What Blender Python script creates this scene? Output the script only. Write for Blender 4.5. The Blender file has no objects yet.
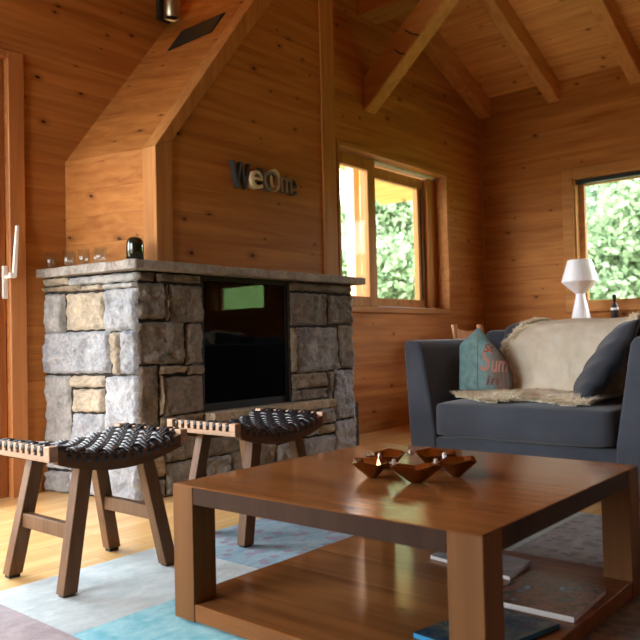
import bpy, bmesh, math, random
import numpy as np
from mathutils import Vector, Matrix
from mathutils import noise as mnoise

random.seed(7)
rng = np.random.default_rng(11)
S = bpy.context.scene
COL = S.collection

# ------------------------------------------------------------------ camera
YAW, PITCH, ROLL = math.radians(40.215), math.radians(1.565), math.radians(-1.344)
EYE = Vector((0.0, 0.0, 0.765))
fw = Vector((math.cos(PITCH) * math.cos(YAW), math.cos(PITCH) * math.sin(YAW), math.sin(PITCH)))
rt = Vector((math.sin(YAW), -math.cos(YAW), 0.0))
up = rt.cross(fw)
r_ = rt * math.cos(ROLL) + up * math.sin(ROLL)
u_ = up * math.cos(ROLL) - rt * math.sin(ROLL)
cam_d = bpy.data.cameras.new('camera')
cam = bpy.data.objects.new('camera', cam_d)
COL.objects.link(cam)
cam.matrix_world = Matrix(((r_.x, u_.x, -fw.x, EYE.x), (r_.y, u_.y, -fw.y, EYE.y),
                           (r_.z, u_.z, -fw.z, EYE.z), (0, 0, 0, 1)))
cam_d.sensor_width = 36.0
cam_d.lens = 741.0 / 640.0 * 36.0
cam_d.clip_start = 0.05
cam_d.dof.use_dof = True
cam_d.dof.focus_distance = 2.9
cam_d.dof.aperture_fstop = 4.5
S.camera = cam

# ------------------------------------------------------------------ world, light, exposure
W = bpy.data.worlds.new('overcast_sky')
S.world = W
W.use_nodes = True
wn = W.node_tree
wbg = wn.nodes['Background']
wbg.inputs[0].default_value = (0.90, 0.955, 1.0, 1)
wbg.inputs[1].default_value = 9.0
S.view_settings.view_transform = 'Standard'
S.view_settings.look = 'None'
S.view_settings.gamma = 1.0
S.view_settings.use_curve_mapping = False
S.view_settings.exposure = 1.0
S.cycles.use_denoising = True
S.cycles.max_bounces = 10
S.cycles.diffuse_bounces = 6
S.cycles.glossy_bounces = 4
S.cycles.transmission_bounces = 6
S.cycles.transparent_max_bounces = 24
S.cycles.caustics_reflective = False
S.cycles.caustics_refractive = False
S.cycles.sample_clamp_indirect = 6.0


def portal(name, loc, direction, sx, sy):
    """daylight portal that helps the renderer find the window opening (adds no light of its own)"""
    l = bpy.data.lights.new(name, 'AREA')
    l.shape = 'RECTANGLE'
    l.size, l.size_y = sx, sy
    l.cycles.is_portal = True
    o = bpy.data.objects.new(name, l)
    COL.objects.link(o)
    o.location = loc
    o.rotation_euler = Vector(direction).to_track_quat('-Z', 'Y').to_euler()
    return o


XL, XR, YB, YF = -1.0, 7.006, 3.672, -6.0        # room: left, right, back (fireplace) and front walls
portal('portal_left_glazing', (XL - 0.1, 2.78, 1.48), (1, 0, 0), 2.25, 1.66)
portal('portal_terrace_door', (1.03, YB + 0.12, 1.12), (0, -1, 0), 1.5, 2.2)
portal('portal_back_window', (5.43, YB + 0.2, 1.68), (0, -1, 0), 1.6, 1.3)
portal('portal_right_window', (XR + 0.15, 1.8, 1.64), (-1, 0, 0), 1.3, 1.8)
portal('portal_strip_window', (XR + 0.15, -1.2, 1.4), (-1, 0, 0), 0.4, 1.0)


# ------------------------------------------------------------------ node helpers
class NT:
    def __init__(s, name):
        s.m = bpy.data.materials.new(name)
        s.m.use_nodes = True
        s.t = s.m.node_tree
        s.b = s.t.nodes['Principled BSDF']
        s.out = s.t.nodes['Material Output']

    def n(s, kind, **kw):
        nd = s.t.nodes.new(kind)
        for k, v in kw.items():
            if k.startswith('i_'):
                nd.inputs[int(k[2:])].default_value = v
            else:
                setattr(nd, k, v)
        return nd

    def link(s, a, b):
        s.t.links.new(a, b)

    def coords(s, scale=(1, 1, 1), kind='Object'):
        tc = s.n('ShaderNodeTexCoord')
        mp = s.n('ShaderNodeMapping')
        mp.inputs['Scale'].default_value = scale
        s.link(tc.outputs[kind], mp.inputs['Vector'])
        return tc, mp

    def math(s, op, a, b=None, c=None):
        nd = s.n('ShaderNodeMath', operation=op)
        for i, v in enumerate((a, b, c)):
            if v is None:
                continue
            if isinstance(v, (int, float)):
                nd.inputs[i].default_value = v
            else:
                s.link(v, nd.inputs[i])
        return nd.outputs[0]

    def ramp(s, fac, stops):
        r = s.n('ShaderNodeValToRGB')
        e = r.color_ramp.elements
        while len(e) < len(stops):
            e.new(0.5)
        for el, (p, c) in zip(e, stops):
            el.position = p
            el.color = (*c, 1) if len(c) == 3 else c
        s.link(fac, r.inputs[0])
        return r.outputs[0]

    def mix(s, fac, a, b, blend='MIX'):
        nd = s.n('ShaderNodeMix', data_type='RGBA', blend_type=blend)
        for i, v in ((0, fac), (6, a), (7, b)):
            if isinstance(v, (int, float)):
                nd.inputs[i].default_value = v
            elif isinstance(v, tuple):
                nd.inputs[i].default_value = (*v[:3], 1)
            else:
                s.link(v, nd.inputs[i])
        return nd.outputs[2]

    def noise(s, vec, scale, detail=3, rough=0.55, dist=0.0):
        nd = s.n('ShaderNodeTexNoise')
        nd.inputs['Scale'].default_value = scale
        nd.inputs['Detail'].default_value = detail
        nd.inputs['Roughness'].default_value = rough
        nd.inputs['Distortion'].default_value = dist
        s.link(vec, nd.inputs['Vector'])
        return nd.outputs[0]

    def bump(s, h, strength=0.3, dist=0.01):
        bp = s.n('ShaderNodeBump')
        bp.inputs['Strength'].default_value = strength
        bp.inputs['Distance'].default_value = dist
        s.link(h, bp.inputs['Height'])
        s.link(bp.outputs[0], s.b.inputs['Normal'])

    def set(s, **kw):
        for k, v in kw.items():
            k = {'rough': 'Roughness', 'metal': 'Metallic', 'spec': 'Specular IOR Level', 'coat': 'Coat Weight',
                 'sheen': 'Sheen Weight', 'trans': 'Transmission Weight', 'ior': 'IOR', 'coat_rough': 'Coat Roughness'}[k]
            s.b.inputs[k].default_value = v


def plain(name, c, rough=0.6, metal=0.0, spec=0.5, var=0.08, sc=18.0):
    t = NT(name)
    _, mp = t.coords()
    f = t.noise(mp.outputs[0], sc, 4)
    a = tuple(x * (1 - var) for x in c)
    b = tuple(min(1, x * (1 + var)) for x in c)
    t.link(t.ramp(f, [(0.3, a), (0.7, b)]), t.b.inputs['Base Color'])
    t.set(rough=rough, metal=metal, spec=spec)
    return t.m


def wood(name, dark, light, along='X', board=None, knots=0.0, rough=0.5, grain=26.0, joint=0.5, spec=0.4, bvar=0.12,
         seglen=0.0):
    """timber: grain stretched along one axis; optional boards (axis, width), optional knots"""
    t = NT(name)
    tc = t.n('ShaderNodeTexCoord')
    sep = t.n('ShaderNodeSeparateXYZ')
    t.link(tc.outputs['Object'], sep.inputs[0])
    ax = {'X': 0, 'Y': 1, 'Z': 2}
    co = [sep.outputs[0], sep.outputs[1], sep.outputs[2]]
    shift = None
    jl = None
    if board:
        q = t.math('DIVIDE', co[ax[board[0]]], board[1])
        idx = t.math('FLOOR', q)
        fr = t.math('FRACT', q)
        if seglen:
            wn0 = t.n('ShaderNodeTexWhiteNoise', noise_dimensions='1D')
            t.link(idx, wn0.inputs['W'])
            q2 = t.math('ADD', t.math('DIVIDE', co[ax[along]], seglen), t.math('MULTIPLY', wn0.outputs['Value'], 7.3))
            idx = t.math('ADD', idx, t.math('MULTIPLY', t.math('FLOOR', q2), 17.37))
            fr2 = t.math('FRACT', q2)
        wnz = t.n('ShaderNodeTexWhiteNoise', noise_dimensions='1D')
        t.link(idx, wnz.inputs['W'])
        shift = wnz.outputs['Value']
        jl = t.math('MINIMUM', fr, t.math('SUBTRACT', 1.0, fr))
        jl = t.math('LESS_THAN', jl, 0.0022 / board[1])
        if seglen:
            j2 = t.math('LESS_THAN', t.math('MINIMUM', fr2, t.math('SUBTRACT', 1.0, fr2)), 0.0018 / seglen)
            jl = t.math('MAXIMUM', jl, j2)
    cb = t.n('ShaderNodeCombineXYZ')
    for i in range(3):
        v = t.math('MULTIPLY', co[i], 1.1 if i == ax[along] else grain)
        if shift is not None and i == ax[along]:
            v = t.math('ADD', v, t.math('MULTIPLY', shift, 37.0))
        t.link(v, cb.inputs[i])
    g1 = t.noise(cb.outputs[0], 1.0, 5, 0.6, 0.6)
    cb2 = t.n('ShaderNodeCombineXYZ')
    for i in range(3):
        v = t.math('MULTIPLY', co[i], 0.7 if i == ax[along] else 7.0)
        if shift is not None and i == ax[along]:
            v = t.math('ADD', v, t.math('MULTIPLY', shift, 91.0))
        t.link(v, cb2.inputs[i])
    g2 = t.noise(cb2.outputs[0], 1.0, 3, 0.5, 1.5)
    f = t.math('ADD', t.math('MULTIPLY', g1, 0.55), t.math('MULTIPLY', g2, 0.45))
    mid = tuple((a * 0.5 + b * 0.5) for a, b in zip(dark, light))
    c = t.ramp(f, [(0.33, dark), (0.49, mid), (0.65, light)])
    if shift is not None:
        v = t.math('ADD', 1.0 - bvar, t.math('MULTIPLY', shift, 2 * bvar))
        hs = t.n('ShaderNodeHueSaturation')
        t.link(v, hs.inputs['Value'])
        t.link(c, hs.inputs['Color'])
        c = hs.outputs[0]
    if knots:
        cb3 = t.n('ShaderNodeCombineXYZ')
        o1, o2 = [i for i in range(3) if i != ax[along]]
        va = t.math('MULTIPLY', co[ax[along]], 2.7)
        if shift is not None:
            va = t.math('ADD', va, t.math('MULTIPLY', shift, 23.0))
        t.link(va, cb3.inputs[0])
        t.link(t.math('MULTIPLY', t.math('ADD', co[o1], co[o2]), 4.4), cb3.inputs[1])
        vo = t.n('ShaderNodeTexVoronoi', voronoi_dimensions='2D')
        vo.inputs['Scale'].default_value = 1.0
        t.link(cb3.outputs[0], vo.inputs['Vector'])
        sc = t.n('ShaderNodeSeparateColor')
        t.link(vo.outputs['Color'], sc.inputs[0])
        pick = t.math('GREATER_THAN', sc.outputs[0], 1.0 - knots)
        rad = t.math('ADD', 0.014, t.math('MULTIPLY', t.math('POWER', sc.outputs[1], 2.0), 0.034))
        dd = t.math('DIVIDE', vo.outputs['Distance'], rad)
        core = t.n('ShaderNodeMapRange', interpolation_type='SMOOTHSTEP')
        t.link(dd, core.inputs[0])
        core.inputs[1].default_value = 0.6
        core.inputs[2].default_value = 1.3
        core.inputs[3].default_value = 1.0
        core.inputs[4].default_value = 0.0
        halo = t.n('ShaderNodeMapRange', interpolation_type='SMOOTHSTEP')
        t.link(dd, halo.inputs[0])
        halo.inputs[1].default_value = 1.0
        halo.inputs[2].default_value = 4.0
        halo.inputs[3].default_value = 0.5
        halo.inputs[4].default_value = 0.0
        kd = tuple(x * 0.2 for x in dark)
        c = t.mix(t.math('MULTIPLY', halo.outputs[0], pick), c, tuple(x * 0.55 for x in dark))
        c = t.mix(t.math('MULTIPLY', core.outputs[0], pick), c, kd)
    if jl is not None:
        c = t.mix(t.math('MULTIPLY', jl, joint), c, tuple(x * 0.25 for x in dark))
    t.link(c, t.b.inputs['Base Color'])
    t.set(rough=rough, spec=spec)
    t.bump(g1, 0.12, 0.004)
    return t.m


def glass_pane(name, refl=0.06, tint=(1, 1, 1), rough=0.0, graze=0.6):
    """thin architectural pane: clear transmission with a mirror-like reflection that grows at grazing angles"""
    t = NT(name)
    tr = t.n('ShaderNodeBsdfTransparent')
    tr.inputs[0].default_value = (*tint, 1)
    gl = t.n('ShaderNodeBsdfGlossy')
    gl.inputs['Roughness'].default_value = rough
    lw = t.n('ShaderNodeLayerWeight')
    lw.inputs[0].default_value = 0.35
    k = t.math('ADD', refl, t.math('MULTIPLY', t.math('POWER', lw.outputs['Facing'], 4.0), graze))
    mx = t.n('ShaderNodeMixShader')
    t.link(k, mx.inputs[0])
    t.link(tr.outputs[0], mx.inputs[1])
    t.link(gl.outputs[0], mx.inputs[2])
    t.link(mx.outputs[0], t.out.inputs[0])
    return t.m


# ------------------------------------------------------------------ mesh helpers
class MB:
    def __init__(s):
        s.bm = bmesh.new()

    def box(s, x0, x1, y0, y1, z0, z1, bev=0.0, seg=2, mat=None):
        r = bmesh.ops.create_cube(s.bm, size=1.0)
        vs = r['verts']
        M = Matrix.Translation(((x0 + x1) / 2, (y0 + y1) / 2, (z0 + z1) / 2)) @ Matrix.Diagonal((x1 - x0, y1 - y0, z1 - z0, 1))
        bmesh.ops.transform(s.bm, matrix=M, verts=vs)
        if bev:
            es = {e for v in vs for e in v.link_edges}
            r = bmesh.ops.bevel(s.bm, geom=list(es), offset=bev, segments=seg, affect='EDGES', profile=0.5)
            vs = list({v for f in r['faces'] for v in f.verts} | {v for v in vs if v.is_valid})
        if mat is not None:
            bmesh.ops.transform(s.bm, matrix=mat, verts=vs)
        return vs

    def prism(s, pts, d0, d1, axis='y', bev=0.0, seg=2):
        """extrude a polygon; pts are (x,z) for axis y, (y,z) for axis x, (x,y) for axis z"""
        def mk(p, d):
            return {'y': (p[0], d, p[1]), 'x': (d, p[0], p[1]), 'z': (p[0], p[1], d)}[axis]
        a = [s.bm.verts.new(mk(p, d0)) for p in pts]
        b = [s.bm.verts.new(mk(p, d1)) for p in pts]
        fs = [s.bm.faces.new(a), s.bm.faces.new(b)]
        n = len(pts)
        for i in range(n):
            fs.append(s.bm.faces.new((a[i], a[(i + 1) % n], b[(i + 1) % n], b[i])))
        bmesh.ops.recalc_face_normals(s.bm, faces=fs)
        if bev:
            es = {e for f in fs for e in f.edges}
            bmesh.ops.bevel(s.bm, geom=list(es), offset=bev, segments=seg, affect='EDGES', profile=0.5)

    def hexa(s, b4, t4, bev=0.0, seg=2):
        """block from four bottom and four top corners (same order)"""
        vb = [s.bm.verts.new(p) for p in b4]
        vt = [s.bm.verts.new(p) for p in t4]
        fs = [s.bm.faces.new(vb), s.bm.faces.new(vt)]
        for i in range(4):
            fs.append(s.bm.faces.new((vb[i], vb[(i + 1) % 4], vt[(i + 1) % 4], vt[i])))
        bmesh.ops.recalc_face_normals(s.bm, faces=fs)
        if bev:
            es = {e for f in fs for e in f.edges}
            bmesh.ops.bevel(s.bm, geom=list(es), offset=bev, segments=seg, affect='EDGES', profile=0.5)

    def lathe(s, prof, cx, cy, z0=0.0, n=32, cap=True):
        rings = []
        for r, z in prof:
            rings.append([s.bm.verts.new((cx + r * math.cos(2 * math.pi * i / n), cy + r * math.sin(2 * math.pi * i / n), z0 + z))
                          for i in range(n)])
        fs = []
        for a, b in zip(rings, rings[1:]):
            for i in range(n):
                fs.append(s.bm.faces.new((a[i], a[(i + 1) % n], b[(i + 1) % n], b[i])))
        if cap:
            fs.append(s.bm.faces.new(rings[0][::-1]))
            fs.append(s.bm.faces.new(rings[-1]))
        bmesh.ops.recalc_face_normals(s.bm, faces=fs)

    def tube(s, pts, r, n=8, cap=True):
        pts = [Vector(p) for p in pts]
        rings = []
        nrm = None
        for i, p in enumerate(pts):
            t = (pts[min(i + 1, len(pts) - 1)] - pts[max(i - 1, 0)]).normalized()
            if nrm is None:
                nrm = t.orthogonal().normalized()
            nrm = (nrm - t * nrm.dot(t)).normalized()
            bi = t.cross(nrm)
            rr = r[i] if isinstance(r, (list, tuple)) else r
            rings.append([s.bm.verts.new(p + nrm * rr * math.cos(2 * math.pi * k / n) + bi * rr * math.sin(2 * math.pi * k / n))
                          for k in range(n)])
        fs = []
        for a, b in zip(rings, rings[1:]):
            for k in range(n):
                fs.append(s.bm.faces.new((a[k], a[(k + 1) % n], b[(k + 1) % n], b[k])))
        if cap:
            fs.append(s.bm.faces.new(rings[0][::-1]))
            fs.append(s.bm.faces.new(rings[-1]))
        bmesh.ops.recalc_face_normals(s.bm, faces=fs)

    def grid(s, fn, nu, nv, close=False):
        g = [[s.bm.verts.new(fn(i / nu, j / nv)) for j in range(nv + 1)] for i in range(nu + 1)]
        for i in range(nu):
            for j in range(nv):
                s.bm.faces.new((g[i][j], g[i + 1][j], g[i + 1][j + 1], g[i][j + 1]))
        return g

    def build(s, name, mat, parent=None, smooth=False, M=None):
        if M is not None:
            bmesh.ops.transform(s.bm, matrix=M, verts=s.bm.verts)
        me = bpy.data.meshes.new(name)
        s.bm.to_mesh(me)
        s.bm.free()
        me.materials.append(mat)
        if smooth:
            for p in me.polygons:
                p.use_smooth = True
        o = bpy.data.objects.new(name, me)
        COL.objects.link(o)
        if parent is not None:
            o.parent = parent
            o.matrix_parent_inverse = Matrix.Translation(-Vector(parent.location))
        return o


def add_mod_bevel(o, w=0.003, seg=2):
    m = o.modifiers.new('bevel', 'BEVEL')
    m.width = w
    m.segments = seg
    m.limit_method = 'ANGLE'
    return o


def subsurf(o, lv=2):
    m = o.modifiers.new('subdivision', 'SUBSURF')
    m.levels = lv
    m.render_levels = lv
    return o


def tag(o, label, cat, group=None, kind=None):
    o['label'] = label
    o['category'] = cat
    if group:
        o['group'] = group
    if kind:
        o['kind'] = kind
    return o


def thing(name, loc, label, cat, group=None):
    o = bpy.data.objects.new(name, None)
    o.empty_display_size = 0.1
    COL.objects.link(o)
    o.location = loc
    return tag(o, label, cat, group)


def struct(o):
    o['kind'] = 'structure'
    return o


def copy_tree(o, parent=None):
    c = o.copy()
    COL.objects.link(c)
    if parent is not None:
        c.parent = parent
    for ch in list(o.children):
        copy_tree(ch, c)
    return c


def text_mesh(body, size, extrude, bold=0.0, shear=0.0):
    cu = bpy.data.curves.new('lettering', 'FONT')
    cu.body = body
    cu.size = size
    cu.extrude = extrude
    cu.offset = bold
    cu.shear = shear
    cu.resolution_u = 4
    o = bpy.data.objects.new('lettering', cu)
    COL.objects.link(o)
    dg = bpy.context.evaluated_depsgraph_get()
    me = bpy.data.meshes.new_from_object(o.evaluated_get(dg))
    bpy.data.objects.remove(o)
    return me


# ------------------------------------------------------------------ materials
PD, PL = (0.29, 0.098, 0.020), (0.49, 0.205, 0.056)        # honey-coloured spruce
M_wallX = wood('spruce_boards_long', PD, PL, 'X', ('Z', 0.146), 0.85, 0.62, 26, 0.22, 0.12, 0.055)
M_wallY = wood('spruce_boards_cross', PD, PL, 'Y', ('Z', 0.146), 0.85, 0.62, 26, 0.22, 0.12, 0.055)
M_ceil = wood('spruce_ceiling_boards', (0.52, 0.235, 0.072), (0.76, 0.41, 0.15), 'Y', ('X', 0.12), 0.85, 0.62, 26, 0.3, 0.12, 0.06)  # ceiling and beam spruce lightened to stand for light bounced off the floor
M_beam = wood('spruce_beam', (0.42, 0.185, 0.055), (0.62, 0.31, 0.11), 'X', None, 0.14, 0.6, 26, 0.3, 0.12)
M_beamY = wood('spruce_beam_cross', (0.42, 0.185, 0.055), (0.62, 0.31, 0.11), 'Y', None, 0.14, 0.6, 26, 0.3, 0.12)
M_trimZ = wood('spruce_trim_upright', (0.33, 0.130, 0.034), (0.50, 0.228, 0.070), 'Z', None, 0.08, 0.6, 26, 0.3, 0.15)
M_trimX = wood('spruce_trim_level', (0.33, 0.130, 0.034), (0.50, 0.228, 0.070), 'X', None, 0.05, 0.6, 26, 0.3, 0.15)
M_trimY = wood('spruce_trim_level_cross', (0.33, 0.130, 0.034), (0.50, 0.228, 0.070), 'Y', None, 0.05, 0.6, 26, 0.3, 0.15)
M_door = wood('larch_door', (0.34, 0.12, 0.032), (0.50, 0.20, 0.06), 'Z', None, 0.0, 0.42)
M_floor = wood('light_parquet', (0.68, 0.41, 0.15), (0.84, 0.57, 0.26), 'X', ('Y', 0.14), 0.08, 0.25, 20, 0.25, 0.5, 0.05, 1.8)
M_table = wood('table_wood', (0.150, 0.054, 0.015), (0.285, 0.112, 0.034), 'Y', ('X', 0.191), 0.06, 0.14, 24, 0.2, 0.2, 0.12)
M_tableZ = wood('table_leg_wood', (0.145, 0.060, 0.019), (0.23, 0.102, 0.034), 'Z', None, 0.0, 0.6, 30, 0.3, 0.15)
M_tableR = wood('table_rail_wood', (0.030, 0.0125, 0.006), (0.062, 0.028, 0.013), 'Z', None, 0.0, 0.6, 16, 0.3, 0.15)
M_tableRX = wood('table_rail_wood_long', (0.20, 0.075, 0.026), (0.34, 0.145, 0.052), 'X', None, 0.0, 0.3, 24)
M_stool = wood('stool_wood', (0.115, 0.058, 0.027), (0.215, 0.115, 0.056), 'Z', None, 0.0, 0.55, 40, 0.3, 0.2)
M_stoolX = wood('stool_wood_long', (0.095, 0.045, 0.021), (0.18, 0.092, 0.046), 'X', None, 0.0, 0.55, 40, 0.3, 0.2)
M_stoolY = wood('stool_wood_pale', (0.36, 0.22, 0.135), (0.52, 0.35, 0.235), 'Y', None, 0.0, 0.55, 40, 0.3, 0.2)
M_chair = wood('brown_chair_wood', (0.36, 0.15, 0.06), (0.52, 0.25, 0.10), 'Z', None, 0.0, 0.55, 40, 0.3, 0.2)
M_cord = plain('black_cord', (0.012, 0.013, 0.017), 0.42, 0, 0.5, 0.3, 200)
M_black = plain('black_iron', (0.02, 0.019, 0.018), 0.5, 0.6)
M_soot = plain('sooty_steel', (0.010, 0.010, 0.010), 0.9)
M_white = plain('white_ceramic', (0.82, 0.82, 0.84), 0.35, 0, 0.5, 0.02)
M_silver = plain('brushed_silver', (0.78, 0.78, 0.78), 0.3, 1.0, 0.5, 0.05, 60)
M_handle = plain('white_handle', (0.80, 0.79, 0.76), 0.32, 0.0, 0.5, 0.03)
M_steel = plain('dull_nickel', (0.55, 0.50, 0.42), 0.35, 1.0, 0.5, 0.05, 60)
M_grille = plain('dark_grille', (0.030, 0.024, 0.020), 0.55, 0.3)
M_rubber = plain('dark_foot_pad', (0.03, 0.028, 0.026), 0.8)
M_glass = glass_pane('window_glass', 0.012, (1, 1, 1), 0.0, 0.25)
M_fireglass = glass_pane('dark_fire_glass', 0.04, (0.2, 0.2, 0.2), 0.0, 0.25)
M_mortar = plain('dark_joint', (0.030, 0.025, 0.021), 0.95, 0, 0.2, 0.3, 40)
M_plaster = plain('outside_wall', (0.5, 0.42, 0.34), 0.9)
M_bounce = plain('bounce_paving', (0.55, 0.53, 0.50), 0.85)


def stone_material(name):
    t = NT(name)
    _, mp = t.coords()
    at = t.n('ShaderNodeAttribute', attribute_name='tint')
    n1 = t.noise(mp.outputs[0], 9.0, 6, 0.65)
    n2 = t.noise(mp.outputs[0], 55.0, 4, 0.6)
    n3 = t.noise(mp.outputs[0], 22.0, 5, 0.7, 1.0)
    f = t.math('ADD', t.math('MULTIPLY', n1, 0.6), t.math('MULTIPLY', n2, 0.4))
    v = t.ramp(f, [(0.32, (0.45, 0.45, 0.46)), (0.5, (0.94, 0.94, 0.94)), (0.66, (1.35, 1.33, 1.29))])
    c = t.mix(1.0, at.outputs['Color'], v, 'MULTIPLY')
    rust = t.ramp(n3, [(0.56, (0, 0, 0)), (0.72, (1, 1, 1))])
    c = t.mix(t.math('MULTIPLY', rust, 0.35), c, (0.30, 0.19, 0.10))
    t.link(c, t.b.inputs['Base Color'])
    t.set(rough=0.86, spec=0.25)
    h = t.math('ADD', t.math('MULTIPLY', n1, 0.5), t.math('MULTIPLY', n2, 0.5))
    t.bump(h, 1.0, 0.022)
    return t.m


M_stone = stone_material('split_stone')


def fabric(name, c1, c2, scale=350.0, rough=0.92, sheen=0.25, bump=0.25):
    t = NT(name)
    _, mp = t.coords()
    n1 = t.noise(mp.outputs[0], 5.0, 4)
    n2 = t.noise(mp.outputs[0], scale, 2)
    f = t.math('ADD', t.math('MULTIPLY', n1, 0.5), t.math('MULTIPLY', n2, 0.5))
    t.link(t.ramp(f, [(0.38, c1), (0.62, c2)]), t.b.inputs['Base Color'])
    t.set(rough=rough, sheen=sheen, spec=0.2)
    t.bump(n2, bump, 0.002)
    return t.m


M_sofa = fabric('blue_grey_linen', (0.037, 0.042, 0.054), (0.056, 0.063, 0.079))
M_pillow = fabric('charcoal_cushion_cloth', (0.024, 0.027, 0.035), (0.040, 0.045, 0.057))


def wool(name, c1, c2):
    t = NT(name)
    _, mp = t.coords()
    n1 = t.noise(mp.outputs[0], 9.0, 4)
    c = t.ramp(n1, [(0.35, c1), (0.65, c2)])
    df = t.n('ShaderNodeBsdfDiffuse')
    tl = t.n('ShaderNodeBsdfTranslucent')
    mx = t.n('ShaderNodeMixShader')
    mx.inputs[0].default_value = 0.35
    t.link(c, df.inputs[0])
    t.link(c, tl.inputs[0])
    t.link(df.outputs[0], mx.inputs[1])
    t.link(tl.outputs[0], mx.inputs[2])
    t.link(mx.outputs[0], t.out.inputs[0])
    return t.m


M_fleece = wool('cream_wool', (0.84, 0.75, 0.57), (0.93, 0.86, 0.71))
M_fleece2 = wool('pale_wool', (0.88, 0.81, 0.66), (0.96, 0.92, 0.80))


def rug_patch_material(name, c1, c2, c3=None, sc=11.0, streak=(4, 9, 1)):
    t = NT(name)
    _, mp = t.coords(streak)
    _, mp2 = t.coords()
    n1 = t.noise(mp.outputs[0], 3.0, 6, 0.7)
    n2 = t.noise(mp2.outputs[0], sc, 5, 0.65, 0.6)
    n3 = t.noise(mp2.outputs[0], 260.0, 2)
    f = t.math('ADD', t.math('MULTIPLY', n1, 0.5), t.math('MULTIPLY', n2, 0.5))
    c = t.ramp(f, [(0.38, c1), (0.6, c2)])
    if c3:
        vo = t.n('ShaderNodeTexVoronoi')
        vo.inputs['Scale'].default_value = 17.0
        t.link(mp2.outputs[0], vo.inputs['Vector'])
        k = t.math('MULTIPLY', t.math('LESS_THAN', t.math('ADD', vo.outputs['Distance'], t.math('MULTIPLY', n2, 0.5)), 0.60), 0.8)
        c = t.mix(k, c, c3)
    c = t.mix(t.math('MULTIPLY', n3, 0.25), c, tuple(x * 0.5 for x in c1))
    t.link(c, t.b.inputs['Base Color'])
    t.set(rough=1.0, spec=0.1, sheen=0.2)
    t.bump(n3, 0.5, 0.003)
    return t.m


def leaf_material(name, c1, c2):
    t = NT(name)
    _, mp = t.coords()
    n1 = t.noise(mp.outputs[0], 1.6, 4, 0.6)
    c = t.ramp(n1, [(0.35, c1), (0.65, c2)])
    df = t.n('ShaderNodeBsdfDiffuse')
    tl = t.n('ShaderNodeBsdfTranslucent')
    mx = t.n('ShaderNodeMixShader')
    mx.inputs[0].default_value = 0.4
    t.link(c, df.inputs[0])
    t.link(c, tl.inputs[0])
    t.link(df.outputs[0], mx.inputs[1])
    t.link(tl.outputs[0], mx.inputs[2])
    t.link(mx.outputs[0], t.out.inputs[0])
    return t.m


M_leafA = leaf_material('hazed_leaves', (0.17, 0.255, 0.135), (0.32, 0.42, 0.25))  # both leaf greens are paled to stand in for outdoor haze
M_leafB = leaf_material('hazed_deep_leaves', (0.13, 0.205, 0.12), (0.25, 0.34, 0.22))
M_bark = plain('bark', (0.12, 0.085, 0.06), 0.95, 0, 0.2, 0.3, 30)
M_grass = plain('meadow', (0.24, 0.25, 0.15), 1.0, 0, 0.1, 0.35, 3)

# ------------------------------------------------------------------ room shell
SL = 0.40                     # roof slope
ZE = 3.24                     # ceiling height at the right wall
XRI = 3.0                     # ridge
ZR = ZE + SL * (XR - XRI)


def ceil_z(x):
    return ZR - SL * abs(x - XRI)


mb = MB()
mb.box(XL - 0.2, XR + 0.2, YF - 0.2, YB + 0.25, -0.15, 0.0)
struct(mb.build('floor', M_floor))


def wall_cells(mb, u0, u1, z0, z1, holes, t0, t1, axis):
    us = sorted({u0, u1, *[h[0] for h in holes], *[h[1] for h in holes]})
    zs = sorted({z0, z1, *[h[2] for h in holes], *[h[3] for h in holes]})
    for a, b in zip(us, us[1:]):
        for c, d in zip(zs, zs[1:]):
            um, zm = (a + b) / 2, (c + d) / 2
            if any(h[0] < um < h[1] and h[2] < zm < h[3] for h in holes):
                continue
            if axis == 'y':
                mb.box(a, b, t0, t1, c, d)
            else:
                mb.box(t0, t1, a, b, c, d)


W1 = (4.60, 6.25, 1.035, 2.325)       # back window opening x0,x1,z0,z1
D1 = (0.25, 1.872, 0.0, 2.262)         # terrace door opening
W2 = (0.90, 2.70, 1.01, 2.27)         # right window opening y0,y1
W3 = (-1.84, -0.80, 1.15, 1.60)       # strip window further along the right wall
W4 = (1.95, 3.61, 0.35, 2.60)           # glazing on the left wall

mb = MB()
wall_cells(mb, XL - 0.2, XR + 0.2, 0.0, 2.6, [W1, D1], YB, YB + 0.25, 'y')
mb.prism([(XL - 0.2, 2.6), (XR + 0.2, 2.6), (XR + 0.2, ceil_z(XR + 0.2) + 0.02), (XRI, ZR + 0.02), (XL - 0.2, ceil_z(XL - 0.2) + 0.02)],
         YB, YB + 0.25, 'y')
struct(mb.build('wall_back', M_wallX))
mb = MB()
wall_cells(mb, YF - 0.2, YB, 0.0, ceil_z(XR) + 0.0, [W2, W3], XR, XR + 0.2, 'x')
struct(mb.build('wall_right', M_wallY))
mb = MB()
wall_cells(mb, YF - 0.2, YB, 0.0, ceil_z(XL), [W4], XL - 0.2, XL, 'x')
struct(mb.build('wall_left', M_wallY))
mb = MB()
mb.box(XL, XR, YF - 0.2, YF, 0.0, 2.6)
mb.prism([(XL, 2.6), (XR, 2.6), (XR, ceil_z(XR)), (XRI, ZR), (XL, ceil_z(XL))], YF - 0.2, YF, 'y')
struct(mb.build('wall_front', M_wallX))
mb = MB()
XO = 8.5
mb.prism([(XRI, ZR), (XO, ceil_z(XO)), (XO, ceil_z(XO) + 0.16), (XRI, ZR + 0.16)], YF - 0.6, YB + 2.33, 'y')
mb.prism([(XRI, ZR), (XRI, ZR + 0.16), (XL - 1.0, ceil_z(XL - 1.0) + 0.16), (XL - 1.0, ceil_z(XL - 1.0))], YF - 0.6, YB + 2.33, 'y')
struct(mb.build('ceiling', M_ceil))

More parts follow.
